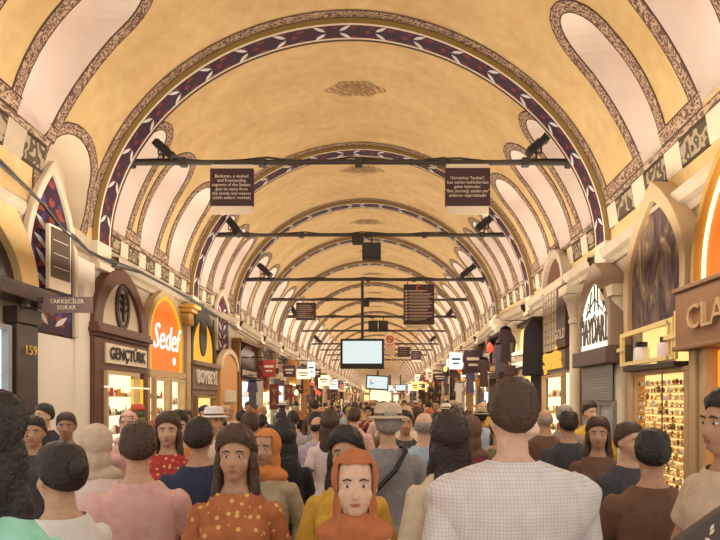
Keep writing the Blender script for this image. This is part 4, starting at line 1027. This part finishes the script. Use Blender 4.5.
def person(build='man', pose='walk', hair='short', sleeve=.6, vox=.014, wide=1.0, sweep=1, face=True, bottom='trousers', cloth=None, hem=.86):
    """returns list of (name, mesh, material, slot) for one standing figure 1.75 m tall that faces +Y"""
    wm = build == 'woman'; sw = (.165 if wm else .19)*wide; J = {}
    J['hipL'], J['hipR'] = (-.09, 0, .93), (.09, 0, .93)
    if pose == 'stand': legs = {'L': ((-.10, .02, .50), (-.11, -.01, .09)), 'R': ((.10, .04, .50), (.12, .02, .09))}
    else: legs = {'L': ((-.09, .15*sweep, .51), (-.10, .22*sweep, .10)), 'R': ((.09, .04*sweep, .49), (.10, -.24*sweep, .15))}
    z_s = 1.41
    if pose == 'phone': arms = {'L': ((-sw-.03, .10, 1.16), (-.07, .30, 1.36)), 'R': ((sw+.03, .10, 1.16), (.07, .30, 1.36))}
    elif pose == 'bag': arms = {'L': ((-sw-.06, .0, 1.13), (-sw-.02, .16, .95)), 'R': ((sw+.08, .02, 1.14), (sw-.03, .16, 1.30))}
    else: arms = {'L': ((-sw-.05, -.08*sweep, 1.13), (-sw-.05, .02*sweep, .89)), 'R': ((sw+.05, .04*sweep, 1.13), (sw+.04, .20*sweep, .92))}
    m = MB()
    def sect(z, y, rx, ry): return (z, y, rx, ry)
    S_ = [sect(.84, -.01, .15, .105), sect(.90, -.01, .172 if wm else .165, .12), sect(.98, -.0, .165 if wm else .158, .115), sect(1.08, .0, .13 if wm else .15, .10 if wm else .112), sect(1.20, .0, .148 if wm else .165, .112), sect(1.30, .005, sw*.92, .122), sect(1.37, -.005, sw*.95, .105), sect(1.42, -.012, sw*.70, .085), sect(1.46, -.015, .095, .068), sect(1.50, -.008, .055, .056), sect(1.56, .0, .054, .056)]
    n0 = 0; seg = 24
    for z, y, rx, ry in S_:
        rx = rx*(wide if z < 1.45 else 1); ry = ry*(1+(wide-1)*.8 if z < 1.45 else 1)
        for j in range(seg):
            an = 2*PI*j/seg; c, s_ = math.cos(an), math.sin(an); e = 2/2.5
            m.v.append((math.copysign(abs(c)**e, c)*rx, y+math.copysign(abs(s_)**e, s_)*ry, z))
    for i in range(len(S_)-1):
        for j in range(seg):
            j2 = (j+1) % seg; m.f.append((i*seg+j, i*seg+j2, (i+1)*seg+j2, (i+1)*seg+j)); m.m.append(0); m.uv.append([(0, 0)]*4)
    m.f.append(tuple(range(seg))[::-1]); m.f.append(tuple((len(S_)-1)*seg+j for j in range(seg))); m.m += [0, 0]; m.uv += [[(0, 0)]*seg]*2
    if wm:
        for s_ in (-1, 1): m.ell((s_*.075, .09, 1.27), (.062, .055, .062), 12, 8)
    bones = [('torso', (0, 0, .88), (0, 0, 1.42), .15), ('torso', (-sw*.5, 0, 1.39), (sw*.5, 0, 1.39), .09), ('head', (0, .0, 1.53), (0, .01, 1.66), .085)]
    # head
    m.ell((0, -.005, 1.655), (.076, .094, .098), 20, 14); m.ell((0, .03, 1.60), (.062, .07, .075), 16, 10); m.ell((0, .058, 1.552), (.034, .034, .028), 12, 8)
    m.ell((0, .095, 1.612), (.011, .020, .024), 10, 8); m.ell((0, .108, 1.603), (.014, .014, .010), 10, 8); m.ell((0, .083, 1.572), (.024, .014, .011), 10, 6)
    for s_ in (-1, 1):
        m.ell((s_*.077, -.005, 1.62), (.010, .018, .030), 10, 8); m.ell((s_*.03, .082, 1.662), (.024, .012, .007), 10, 6); m.ell((s_*.042, .055, 1.605), (.024, .028, .024), 10, 8)
    for k_, s_ in (('L', -1), ('R', 1)):
        kn, an = legs[k_]; hp = J['hip'+k_]
        capsule(m, hp, kn, .085*wide, .057); capsule(m, kn, an, .056, .038); kc = (kn[0], kn[1]-.02, kn[2]-.12); capsule(m, kc, (an[0], an[1]-.01, an[2]+.18), .05, .042)
        bones += [('leg', hp, kn, .07), ('leg', kn, an, .05)]
        toe = (an[0]+s_*.02, an[1]+.17, max(.035, an[2]-.07)); capsule(m, (an[0], an[1]-.03, max(.04, an[2]-.05)), toe, .042, .034); bones.append(('foot', (an[0], an[1]-.03, an[2]-.055), toe, .04))
        sh = (s_*sw*.92, -.01, z_s-.055); el, wr = arms[k_]
        capsule(m, sh, el, .056 if not wm else .048, .042 if not wm else .036); capsule(m, el, wr, .041 if not wm else .035, .027 if not wm else .024)
        bones += [('arm', sh, el, .05), ('fore', el, wr, .035)]
        d = (Vector(wr)-Vector(el)).normalized(); sd = Vector((s_, 0, 0)); up = d.cross(sd).normalized()
        pc = Vector(wr)+d*.055; capsule(m, Vector(wr)+d*.01, pc+d*.01, .024, .034)
        for q in range(4):
            b0 = pc+up*(.027-.018*q)+d*.02; L_ = (.068, .078, .072, .058)[q]; b1 = b0+d*L_*.55-sd*.008; b2 = b1+d*L_*.45-sd*.022
            capsule(m, b0, b1, .0105, .0095, 8); capsule(m, b1, b2, .0095, .008, 8)
        t0 = Vector(wr)+d*.03+up*.022; t1 = t0+up*.026+d*.028-sd*.006; capsule(m, t0, t1, .012, .011, 8); capsule(m, t1, t1+d*.028-sd*.008, .011, .009, 8)
        bones.append(('hand', wr, pc+d*.08, .035))
    me = remesh(m, vox, 3 if vox > .011 else 4)
    co = np.empty(len(me.vertices)*3); me.vertices.foreach_get('co', co); co = co.reshape(-1, 3)
    no = np.empty(len(me.vertices)*3); me.vertices.foreach_get('normal', no); no = no.reshape(-1, 3)
    best = np.full(len(co), 1e9); lab = np.zeros(len(co), int); tt = np.zeros(len(co)); L_ = [b[0] for b in bones]
    for i, (nm, a_, b_, r_) in enumerate(bones):
        a_ = np.array(a_); b_ = np.array(b_); d = b_-a_; t = np.clip(((co-a_)@d)/(d@d), 0, 1); ds = np.linalg.norm(co-(a_+t[:, None]*d), axis=1)-r_
        k = ds < best; best[k] = ds[k]; lab[k] = i; tt[k] = t[k]
    names = np.array(L_)[lab]; x, y, z = co.T
    faces = [tuple(p.vertices) for p in me.polygons]
    def piece(mask, disp, nm):
        fs = [f for f in faces if all(mask[i] for i in f)]
        used = sorted({i for f in fs for i in f}); mp = {v: k for k, v in enumerate(used)}
        P = co[used]+no[used]*disp[used][:, None]
        ec = {}
        for f in fs:
            for i_ in range(len(f)):
                e_ = tuple(sorted((f[i_], f[(i_+1) % len(f)]))); ec[e_] = ec.get(e_, 0)+1
        nb = {}
        for (a__, b__), c__ in ec.items():
            if c__ == 1: nb.setdefault(mp[a__], []).append(mp[b__]); nb.setdefault(mp[b__], []).append(mp[a__])
        for _ in range(10):
            Q = P.copy()
            for v_, l_ in nb.items(): Q[v_] = P[v_]*.5+P[l_].mean(axis=0)*.5
            P = Q
        q = bpy.data.meshes.new(nm); q.from_pydata(P.tolist(), [], [tuple(mp[i] for i in f) for f in fs])
        q.polygons.foreach_set('use_smooth', [True]*len(q.polygons)); return q
    fold = np.array([noise.noise(Vector((p[0]*9, p[1]*9, p[2]*5))) for p in co])*.012
    out = []
    hemz = hem+.0*x
    sh = ((names == 'torso') & (z > hemz) & ((z < 1.475-.25*np.maximum(y, 0)))) | ((names == 'leg') & (z > hemz)) | ((names == 'arm') & (tt < (sleeve*2 if sleeve < .5 else 2))) | ((names == 'fore') & (tt < (sleeve-.5)*2)) | ((names == 'head') & (z < 1.455))
    disp = .013+np.abs(fold)+np.clip((1.05-z), 0, .25)*.09*(names != 'arm')*(names != 'fore')+.008*((names == 'arm') | (names == 'fore'))*1.0
    out.append(('top', piece(sh, disp, 'top'), cloth or CLOTH, 'top'))
    lg = (((names == 'leg') & (z > .11)) | ((names == 'torso') & (z < hemz+.05)))
    out.append(('trousers', piece(lg, .010+np.abs(fold)*.8+.012*(z < .5), 'trousers'), DENIM, 'bottom'))
    for s_ in (-1, 1):
        ft = (names == 'foot') & ((x*s_) > 0) if pose == 'stand' else (names == 'foot') & (x*s_ > 0)
        out.append(('shoe', piece(ft, .007+.0*x, 'shoe'), SHOE, 'shoe'))
    hd = names == 'head'
    cap = hd & (((z-1.63)-.85*(y-.02)) > .018) & ~((np.abs(x) > .079) & (z < 1.66) & (y > -.03))
    nz = np.array([noise.noise(Vector((math.atan2(p[0], p[1]+.02)*9, p[2]*9, 3.1))) for p in co])*.011
    if hair == 'bald':
        rim = hd & (((z-1.63)-.85*(y-.02)) > .018) & (z < 1.68)
        out.append(('hair', piece(rim, .004+nz*.5, 'hair'), HAIR, 'hair'))
    elif hair == 'scarf':
        sc_ = hd & (z > 1.47) & ~((y > .045) & (z > 1.555) & (z < 1.70-.2*np.abs(x)) & (np.abs(x) < .058))
        hm = MB(); hm.ell((0, -.02, 1.66), (.094, .112, .112), 18, 12); hm.ell((0, -.03, 1.55), (.088, .09, .10), 18, 12); hm.ell((0, -.01, 1.455), (.15, .105, .065), 18, 10); hm.ell((0, .05, 1.475), (.075, .055, .06), 14, 10)
        q = remesh(hm, .011, 6)
        bm = bmesh.new(); bm.from_mesh(q); kill = [v for v in bm.verts if v.co.y > .045 and 1.545 < v.co.z < 1.715 and abs(v.co.x) < .062]; bmesh.ops.delete(bm, geom=kill, context='VERTS')
        for f in bm.faces: f.smooth = True
        bm.to_mesh(q); bm.free(); out.append(('headscarf', q, CLOTH, 'hair'))
    else:
        top_ = .014*np.clip((z-1.69)/.05, 0, 1); mg = np.clip((((z-1.63)-.85*(y-.02))-.018)/.045, 0, 1)**.6; out.append(('hair', piece(cap, .003+(.013+nz*1.0+(.008 if hair != 'short' else 0))*mg+top_, 'hair'), HAIR, 'hair'))
        if hair == 'long':
            hm = MB(); hm.ell((0, -.035, 1.66), (.093, .095, .095), 18, 12); hm.ell((0, -.055, 1.55), (.105, .062, .13), 16, 12); hm.ell((.0, -.085, 1.42), (.10, .045, .15), 16, 12)
            for s_ in (-1, 1): hm.ell((s_*.078, -.0, 1.58), (.024, .045, .10), 12, 10); hm.ell((s_*.085, .0, 1.47), (.03, .05, .09), 12, 10)
            q = remesh(hm, .011, 4); q.polygons.foreach_set('use_smooth', [True]*len(q.polygons)); out.append(('long_hair', q, HAIR, 'hair'))
        if hair == 'bun':
            hm = MB(); hm.ell((0, -.125, 1.68), (.042, .038, .042), 14, 10); hm.ell((0, -.10, 1.67), (.03, .03, .03), 10, 8); q = remesh(hm, .008, 3); q.polygons.foreach_set('use_smooth', [True]*len(q.polygons)); out.append(('hair_bun', q, HAIR, 'hair'))
        if hair == 'hat':
            hm = MB(); hm.lathe([(.150, 1.685), (.152, 1.692), (.10, 1.705), (.096, 1.76), (.080, 1.79), (.0, 1.80)], (0, -.005), 26); hm.lathe([(.098, 1.700), (.1005, 1.702), (.100, 1.722), (.098, 1.724)], (0, -.005), 26, 1)
            me_ = hm.build('sun_hat', [CLOTH, BRN]); q = me_.data; bpy.data.objects.remove(me_); q.polygons.foreach_set('use_smooth', [True]*len(q.polygons)); out.append(('sun_hat', q, None, 'hat'))
    if face:
        for s_ in (-1, 1):
            e = MB(); e.ell((s_*.030, .0785, 1.640), (.0125, .0095, .0062), 12, 8, 0); e.ell((s_*.030, .0862, 1.640), (.0056, .0035, .0056), 10, 6, 1)
            o = e.build('eye', [flat('eye_white', (.75, .70, .66), .3), flat('eye_iris', (.03, .015, .01), .2)]); q = o.data; bpy.data.objects.remove(o); out.append(('eye', q, None, 'eye'))
            e = MB(); e.tube([(s_*.014, .093, 1.662), (s_*.030, .094, 1.667), (s_*.048, .083, 1.660)], [.003, .0042, .0025], 6); o = e.build('eyebrow', HAIR); q = o.data; bpy.data.objects.remove(o); out.append(('eyebrow', q, HAIR, 'brow'))
        e = MB(); e.ell((0, .0925, 1.5765), (.021, .007, .0045), 12, 6); e.ell((0, .092, 1.569), (.018, .007, .005), 12, 6); o = e.build('lips', [flat('lip_red', (.42, .13, .10), .45)]); q = o.data; bpy.data.objects.remove(o); out.append(('lips', q, None, 'lip'))
    me.polygons.foreach_set('use_smooth', [True]*len(me.polygons)); me.name = 'body'
    if not me.materials: me.materials.append(SKIN)
    else: me.materials[0] = SKIN
    for nm, q, mat, _ in out:
        if mat is not None:
            q.materials.clear(); q.materials.append(mat)
    return [('body', me, SKIN, 'skin')]+out
def spawn(proto, loc, rz, h, cols, label, group=None, tilt=0):
    t = bpy.data.objects.new('person', None); COL.objects.link(t); t.location = loc; t.rotation_euler = (0, 0, rz); t.scale = (h/1.757,)*3; t.empty_display_size = .1
    tag(t, label, 'person', group)
    for nm, me, mat, slot in proto:
        o = bpy.data.objects.new(nm, me); COL.objects.link(o); o.parent = t
        c = cols.get(slot)
        if c: o.color = (*c, 1)
    return t
FINE = .0095
P = {
 'man': person('man', 'walk', 'short', .35),
 'man2': person('man', 'stand', 'short', .98, sweep=-1),
 'bald': person('man', 'walk', 'bald', .35, wide=1.06, sweep=-1),
 'hat': person('man', 'bag', 'hat', .35, wide=1.05),
 'wlong': person('woman', 'walk', 'long', .35),
 'wscarf': person('woman', 'stand', 'scarf', .98, hem=.62),
 'wbun': person('woman', 'phone', 'bun', .3),
}
PF = {
 'man': person('man', 'stand', 'short', .35, FINE), 'big': person('man', 'walk', 'short', .98, FINE, wide=1.28, cloth=PLAID),
 'wlong': person('woman', 'stand', 'long', .98, FINE), 'wscarf': person('woman', 'bag', 'scarf', .35, .0085, hem=.7),
 'hat': person('man', 'bag', 'hat', .35, FINE, wide=1.06), 'print': person('woman', 'walk', 'long', .35, FINE, cloth=PRINT),
}
SK = [(.62, .36, .23), (.52, .28, .17), (.70, .43, .30), (.40, .21, .13)]
HC = {'black': (.018, .012, .01), 'dark brown': (.028, .014, .009), 'brown': (.065, .030, .016), 'grey': (.35, .31, .28), 'blond': (.45, .27, .10)}
CC = {'shirt white': (.72, .66, .64), 'white': (.80, .74, .70), 'cream': (.74, .60, .44), 'navy': (.035, .04, .085), 'black': (.018, .016, .018), 'grey': (.28, .25, .25), 'rust': (.45, .14, .05), 'orange': (.62, .22, .06), 'brown': (.16, .08, .05), 'light blue': (.42, .52, .62), 'mint green': (.33, .70, .55), 'pink': (.72, .42, .38), 'red': (.45, .04, .04), 'khaki': (.42, .33, .20), 'pale pink': (.80, .62, .58), 'olive': (.20, .17, .08), 'charcoal': (.06, .055, .06), 'beige': (.62, .47, .35), 'lilac': (.48, .38, .50), 'mustard': (.66, .38, .05), 'burgundy': (.20, .03, .05)}
def colr(top, bot, hair, sk=0, hatc='beige', scarf=None):
    return dict(top=CC[top], bottom=CC[bot], hair=CC[scarf] if scarf else HC[hair], shoe=(.03, .02, .015), skin=SK[sk], hat=CC[hatc], brow=(.05, .03, .02))
placed = []
def near(px, ytop, z, proto, rz, cols, label, h=None):
    hh = EYE-(ytop-VY)*z/F if h is None else h
    X = (px-VX)*z/F; placed.append((X, z)); return spawn(proto, (X, z, 0), rd(rz), hh, cols, label)
# rz 0 = walking away, 180 = towards the camera
near(-14, 400, 1.45, PF['wlong'], -5, colr('mint green', 'charcoal', 'black', 1), 'woman in a mint green top with thick black hair at the far left edge')
near(355, 452, 1.95, PF['wscarf'], 184, colr('white', 'brown', 'brown', 2, scarf='rust'), 'woman in a white top and rust headscarf walking towards us in the centre')
near(512, 383, 2.15, PF['big'], 4, colr('shirt white', 'charcoal', 'brown', 2), 'broad man in a white checked shirt seen from behind, right of centre')
near(449, 416, 2.75, PF['wlong'], 5, colr('cream', 'beige', 'dark brown', 0), 'woman in a cream top with long dark brown hair, seen from behind')
near(388, 408, 3.9, PF['hat'], 8, colr('grey', 'khaki', 'grey', 0, 'beige'), 'man in a beige sun hat and grey shirt seen from behind, centre')
near(424, 412, 4.5, P['bald'], 0, colr('light blue', 'black', 'grey', 2), 'bald man in a light blue shirt left of the long-haired woman')
near(346, 431, 2.75, PF['wlong'], 175, colr('mustard', 'khaki', 'black', 1), 'black-haired woman in a mustard top behind the woman in the rust headscarf')
near(97, 425, 3.2, PF['wscarf'], 15, colr('pale pink', 'brown', 'brown', 1, scarf='beige'), 'woman in a pale pink top and beige headscarf, front left')
near(138, 425, 2.7, P['man'], 25, colr('pink', 'burgundy', 'brown', 0), 'man in a pink T-shirt and burgundy trousers, front left')
near(60, 448, 2.15, P['wbun'], 60, colr('white', 'charcoal', 'dark brown', 0), 'woman in a white top with hair in a bun beside the mint green shirt')
near(168, 415, 4.05, PF['print'], 195, colr('red', 'brown', 'brown', 0), 'woman in a red patterned top with long brown hair facing us, left')
near(199, 420, 3.35, P['man2'], 10, colr('navy', 'black', 'dark brown', 1), 'man in a long navy jacket seen from behind on the left')
near(236, 430, 2.5, PF['print'], 185, colr('rust', 'burgundy', 'brown', 1), 'woman in a rust patterned top coming towards us, left of centre')
near(266, 430, 3.4, P['wscarf'], 170, colr('khaki', 'brown', 'brown', 1, scarf='orange'), 'woman in a khaki coat and orange headscarf, left of centre')
near(283, 422, 3.9, P['wlong'], 20, colr('black', 'black', 'black', 1), 'woman all in black with long black hair seen from behind')
near(316, 413, 6.6, P['man'], 0, colr('grey', 'brown', 'black', 1), 'man in a grey T-shirt and brown trousers walking away, centre left')
near(293, 412, 7.4, P['man'], 10, colr('lilac', 'khaki', 'black', 0), 'man in a lilac shirt walking away left of the grey T-shirt')
near(44, 405, 6.2, P['man2'], 160, colr('black', 'black', 'black', 0), 'man in black standing against the cream pier on the left')
near(34, 418, 4.3, P['man2'], 200, colr('charcoal', 'black', 'black', 1), 'man in charcoal in front of the cream pier, nearer than the man in black')
near(598, 419, 4.2, P['wlong'], 160, colr('brown', 'charcoal', 'brown', 1), 'woman in a brown top with long brown hair near the grey glass doors')
near(568, 412, 5.0, P['man'], 0, colr('charcoal', 'black', 'dark brown', 1), 'man in a charcoal T-shirt right of the checked shirt')
near(629, 424, 3.6, P['man2'], 200, colr('charcoal', 'black', 'brown', 0), 'man in a charcoal jacket facing us before the jewellery window')
near(652, 432, 2.75, P['man2'], -15, colr('brown', 'charcoal', 'black', 1), 'man in a dark brown jacket seen from behind before the jewellery window')
near(730, 392, 2.2, P['man'], 95, colr('beige', 'brown', 'black', 1), 'man in a beige shirt in profile at the right edge')
near(470, 416, 4.2, P['wscarf'], 0, colr('burgundy', 'brown', 'brown', 1, scarf='brown'), 'woman in a burgundy coat and brown headscarf between long hair and checked shirt')
near(545, 409, 5.8, P['bald'], 0, colr('brown', 'black', 'grey', 1), 'bald man in a brown shirt behind the checked shirt')
near(214, 410, 5.4, P['hat'], 190, colr('cream', 'brown', 'grey', 0, 'white'), 'man in a white sun hat and cream shirt facing us on the left')
near(178, 413, 4.6, P['wbun'], 200, colr('orange', 'brown', 'dark brown', 0), 'woman in an orange top raising her hands before the orange arched shop')
near(128, 412, 5.5, P['wscarf'], 190, colr('pink', 'burgundy', 'brown', 0, scarf='pink'), 'woman in pink coat and pink headscarf before the brown arched shop')
near(250, 414, 5.0, P['man'], 5, colr('beige', 'brown', 'brown', 0), 'man in a beige T-shirt behind the rust patterned woman')
near(330, 412, 5.3, P['wlong'], 0, colr('pale pink', 'khaki', 'brown', 0), 'woman in a pale pink top with long brown hair walking away in the centre')
near(405, 412, 5.6, P['man'], 185, colr('charcoal', 'brown', 'black', 1), 'man in a charcoal T-shirt facing us between sun hat and bald man')
# shoulder bag of the man with the hat
t = thing('shoulder_bag', 'black shoulder bag with long strap across the sun hat man\'s back', 'bag', ((388-VX)*3.9/F, 3.9, 0), rd(8))
m = MB(); m.box((-.34, -.16, .80), (-.20, .06, 1.06)); m.build('pouch', BLACK, t, bevel=.03)
m = MB(); m.tube([(-.24, -.17, 1.04), (-.16, -.185, 1.15), (.02, -.185, 1.33), (.10, -.15, 1.46), (.11, -.02, 1.49), (.08, .13, 1.42)], .017, 6); m.build('strap', BLACK, t)
# dark leaflet rack corner at the lower right
t = thing('display_panel', 'dark slanting panel with pale leaf pattern and lettering, bottom right corner', 'panel', ((672-VX)*1.6/F, 1.6, hz(545, 1.6)), 0)
t.rotation_euler = (0, -rd(35), 0)
m = MB(); m.box((0, 0, -.25), (.42, .03, .0)); m.build('panel', flat('dark_brown_panel', (.07, .045, .035), .5), t)
m = MB(); r = random.Random(8)
for i in range(26):
    x, z, a_ = r.uniform(.07, .3), r.uniform(-.10, -.02), r.uniform(0, 3.1); l = .011
    if z < -.02-.0*x: m.prism([(x+l*u*math.cos(a_)-l*v*math.sin(a_), z+l*u*math.sin(a_)+l*v*math.cos(a_)) for u, v in ((-1, 0), (0, .4), (1, 0), (0, -.4))], -.003, 0)
m.build('leaf_pattern', IVB, t)
text('panel_letters', 'Kül', .045, (.055, -.004, -.085), IVB, t, (PI/2, rd(35), 0), .001)
# the rest of the crowd
r = random.Random(21); kinds = ['man', 'man2', 'bald', 'hat', 'wlong', 'wscarf', 'wbun', 'man', 'man2', 'wlong', 'wbun']
def zone(z): return 'near crowd' if z < 7 else 'middle crowd' if z < 12 else 'under the large screen' if z < 20 else 'far away'
cnt = 0; tries = 0
while cnt < 170 and tries < 12000:
    tries += 1
    z = 4.6*(13)**(r.random()**.9); x = r.uniform(-3.7, 2.75)
    if abs(x/z) > .62 or z > 58: continue
    if x < -2.9 and z < 9: continue
    if any((x-a_)**2+(z-b_)**2 < (.52 if z < 14 else .62)**2 for a_, b_ in placed): continue
    placed.append((x, z)); k = r.choice(kinds); top = r.choice(list(CC)[1:]); bot = r.choice(['black', 'charcoal', 'navy', 'brown', 'khaki', 'grey']); hr = r.choice(['black', 'black', 'dark brown', 'brown', 'grey' if k in ('bald', 'hat', 'man') else 'blond'])
    sf = r.choice(['cream', 'rust', 'black', 'navy', 'white', 'pink']) if k == 'wscarf' else None; away = r.random() < .55; hc = r.choice(['beige', 'white', 'khaki'])
    sk = {'man': '%s-haired man in a %s T-shirt' % (hr, top), 'man2': '%s-haired man in %s long-sleeved top' % (hr, top), 'bald': 'bald man in a %s shirt' % top, 'hat': 'man in %s sun hat and %s shirt' % (hc, top), 'wlong': 'woman with long %s hair, %s top' % (hr, top), 'wscarf': 'woman in %s headscarf, %s coat' % (sf, top), 'wbun': 'woman with %s bun, %s top' % (hr, top)}[k]
    pos = 'left' if x < -1.6 else 'right' if x > .9 else 'middle'
    lab = '%s %s, %s, %s' % (sk, 'walking away' if away else 'facing us', zone(z), pos)
    spawn(P[k], (x, z, 0), rd(r.uniform(-25, 25)+(0 if away else 180)), r.uniform(1.60, 1.78) if k[0] != 'w' else r.uniform(1.54, 1.68), colr(top, bot, hr, r.randrange(4), hc, sf), lab, 'people in the crowd, '+zone(z)); cnt += 1
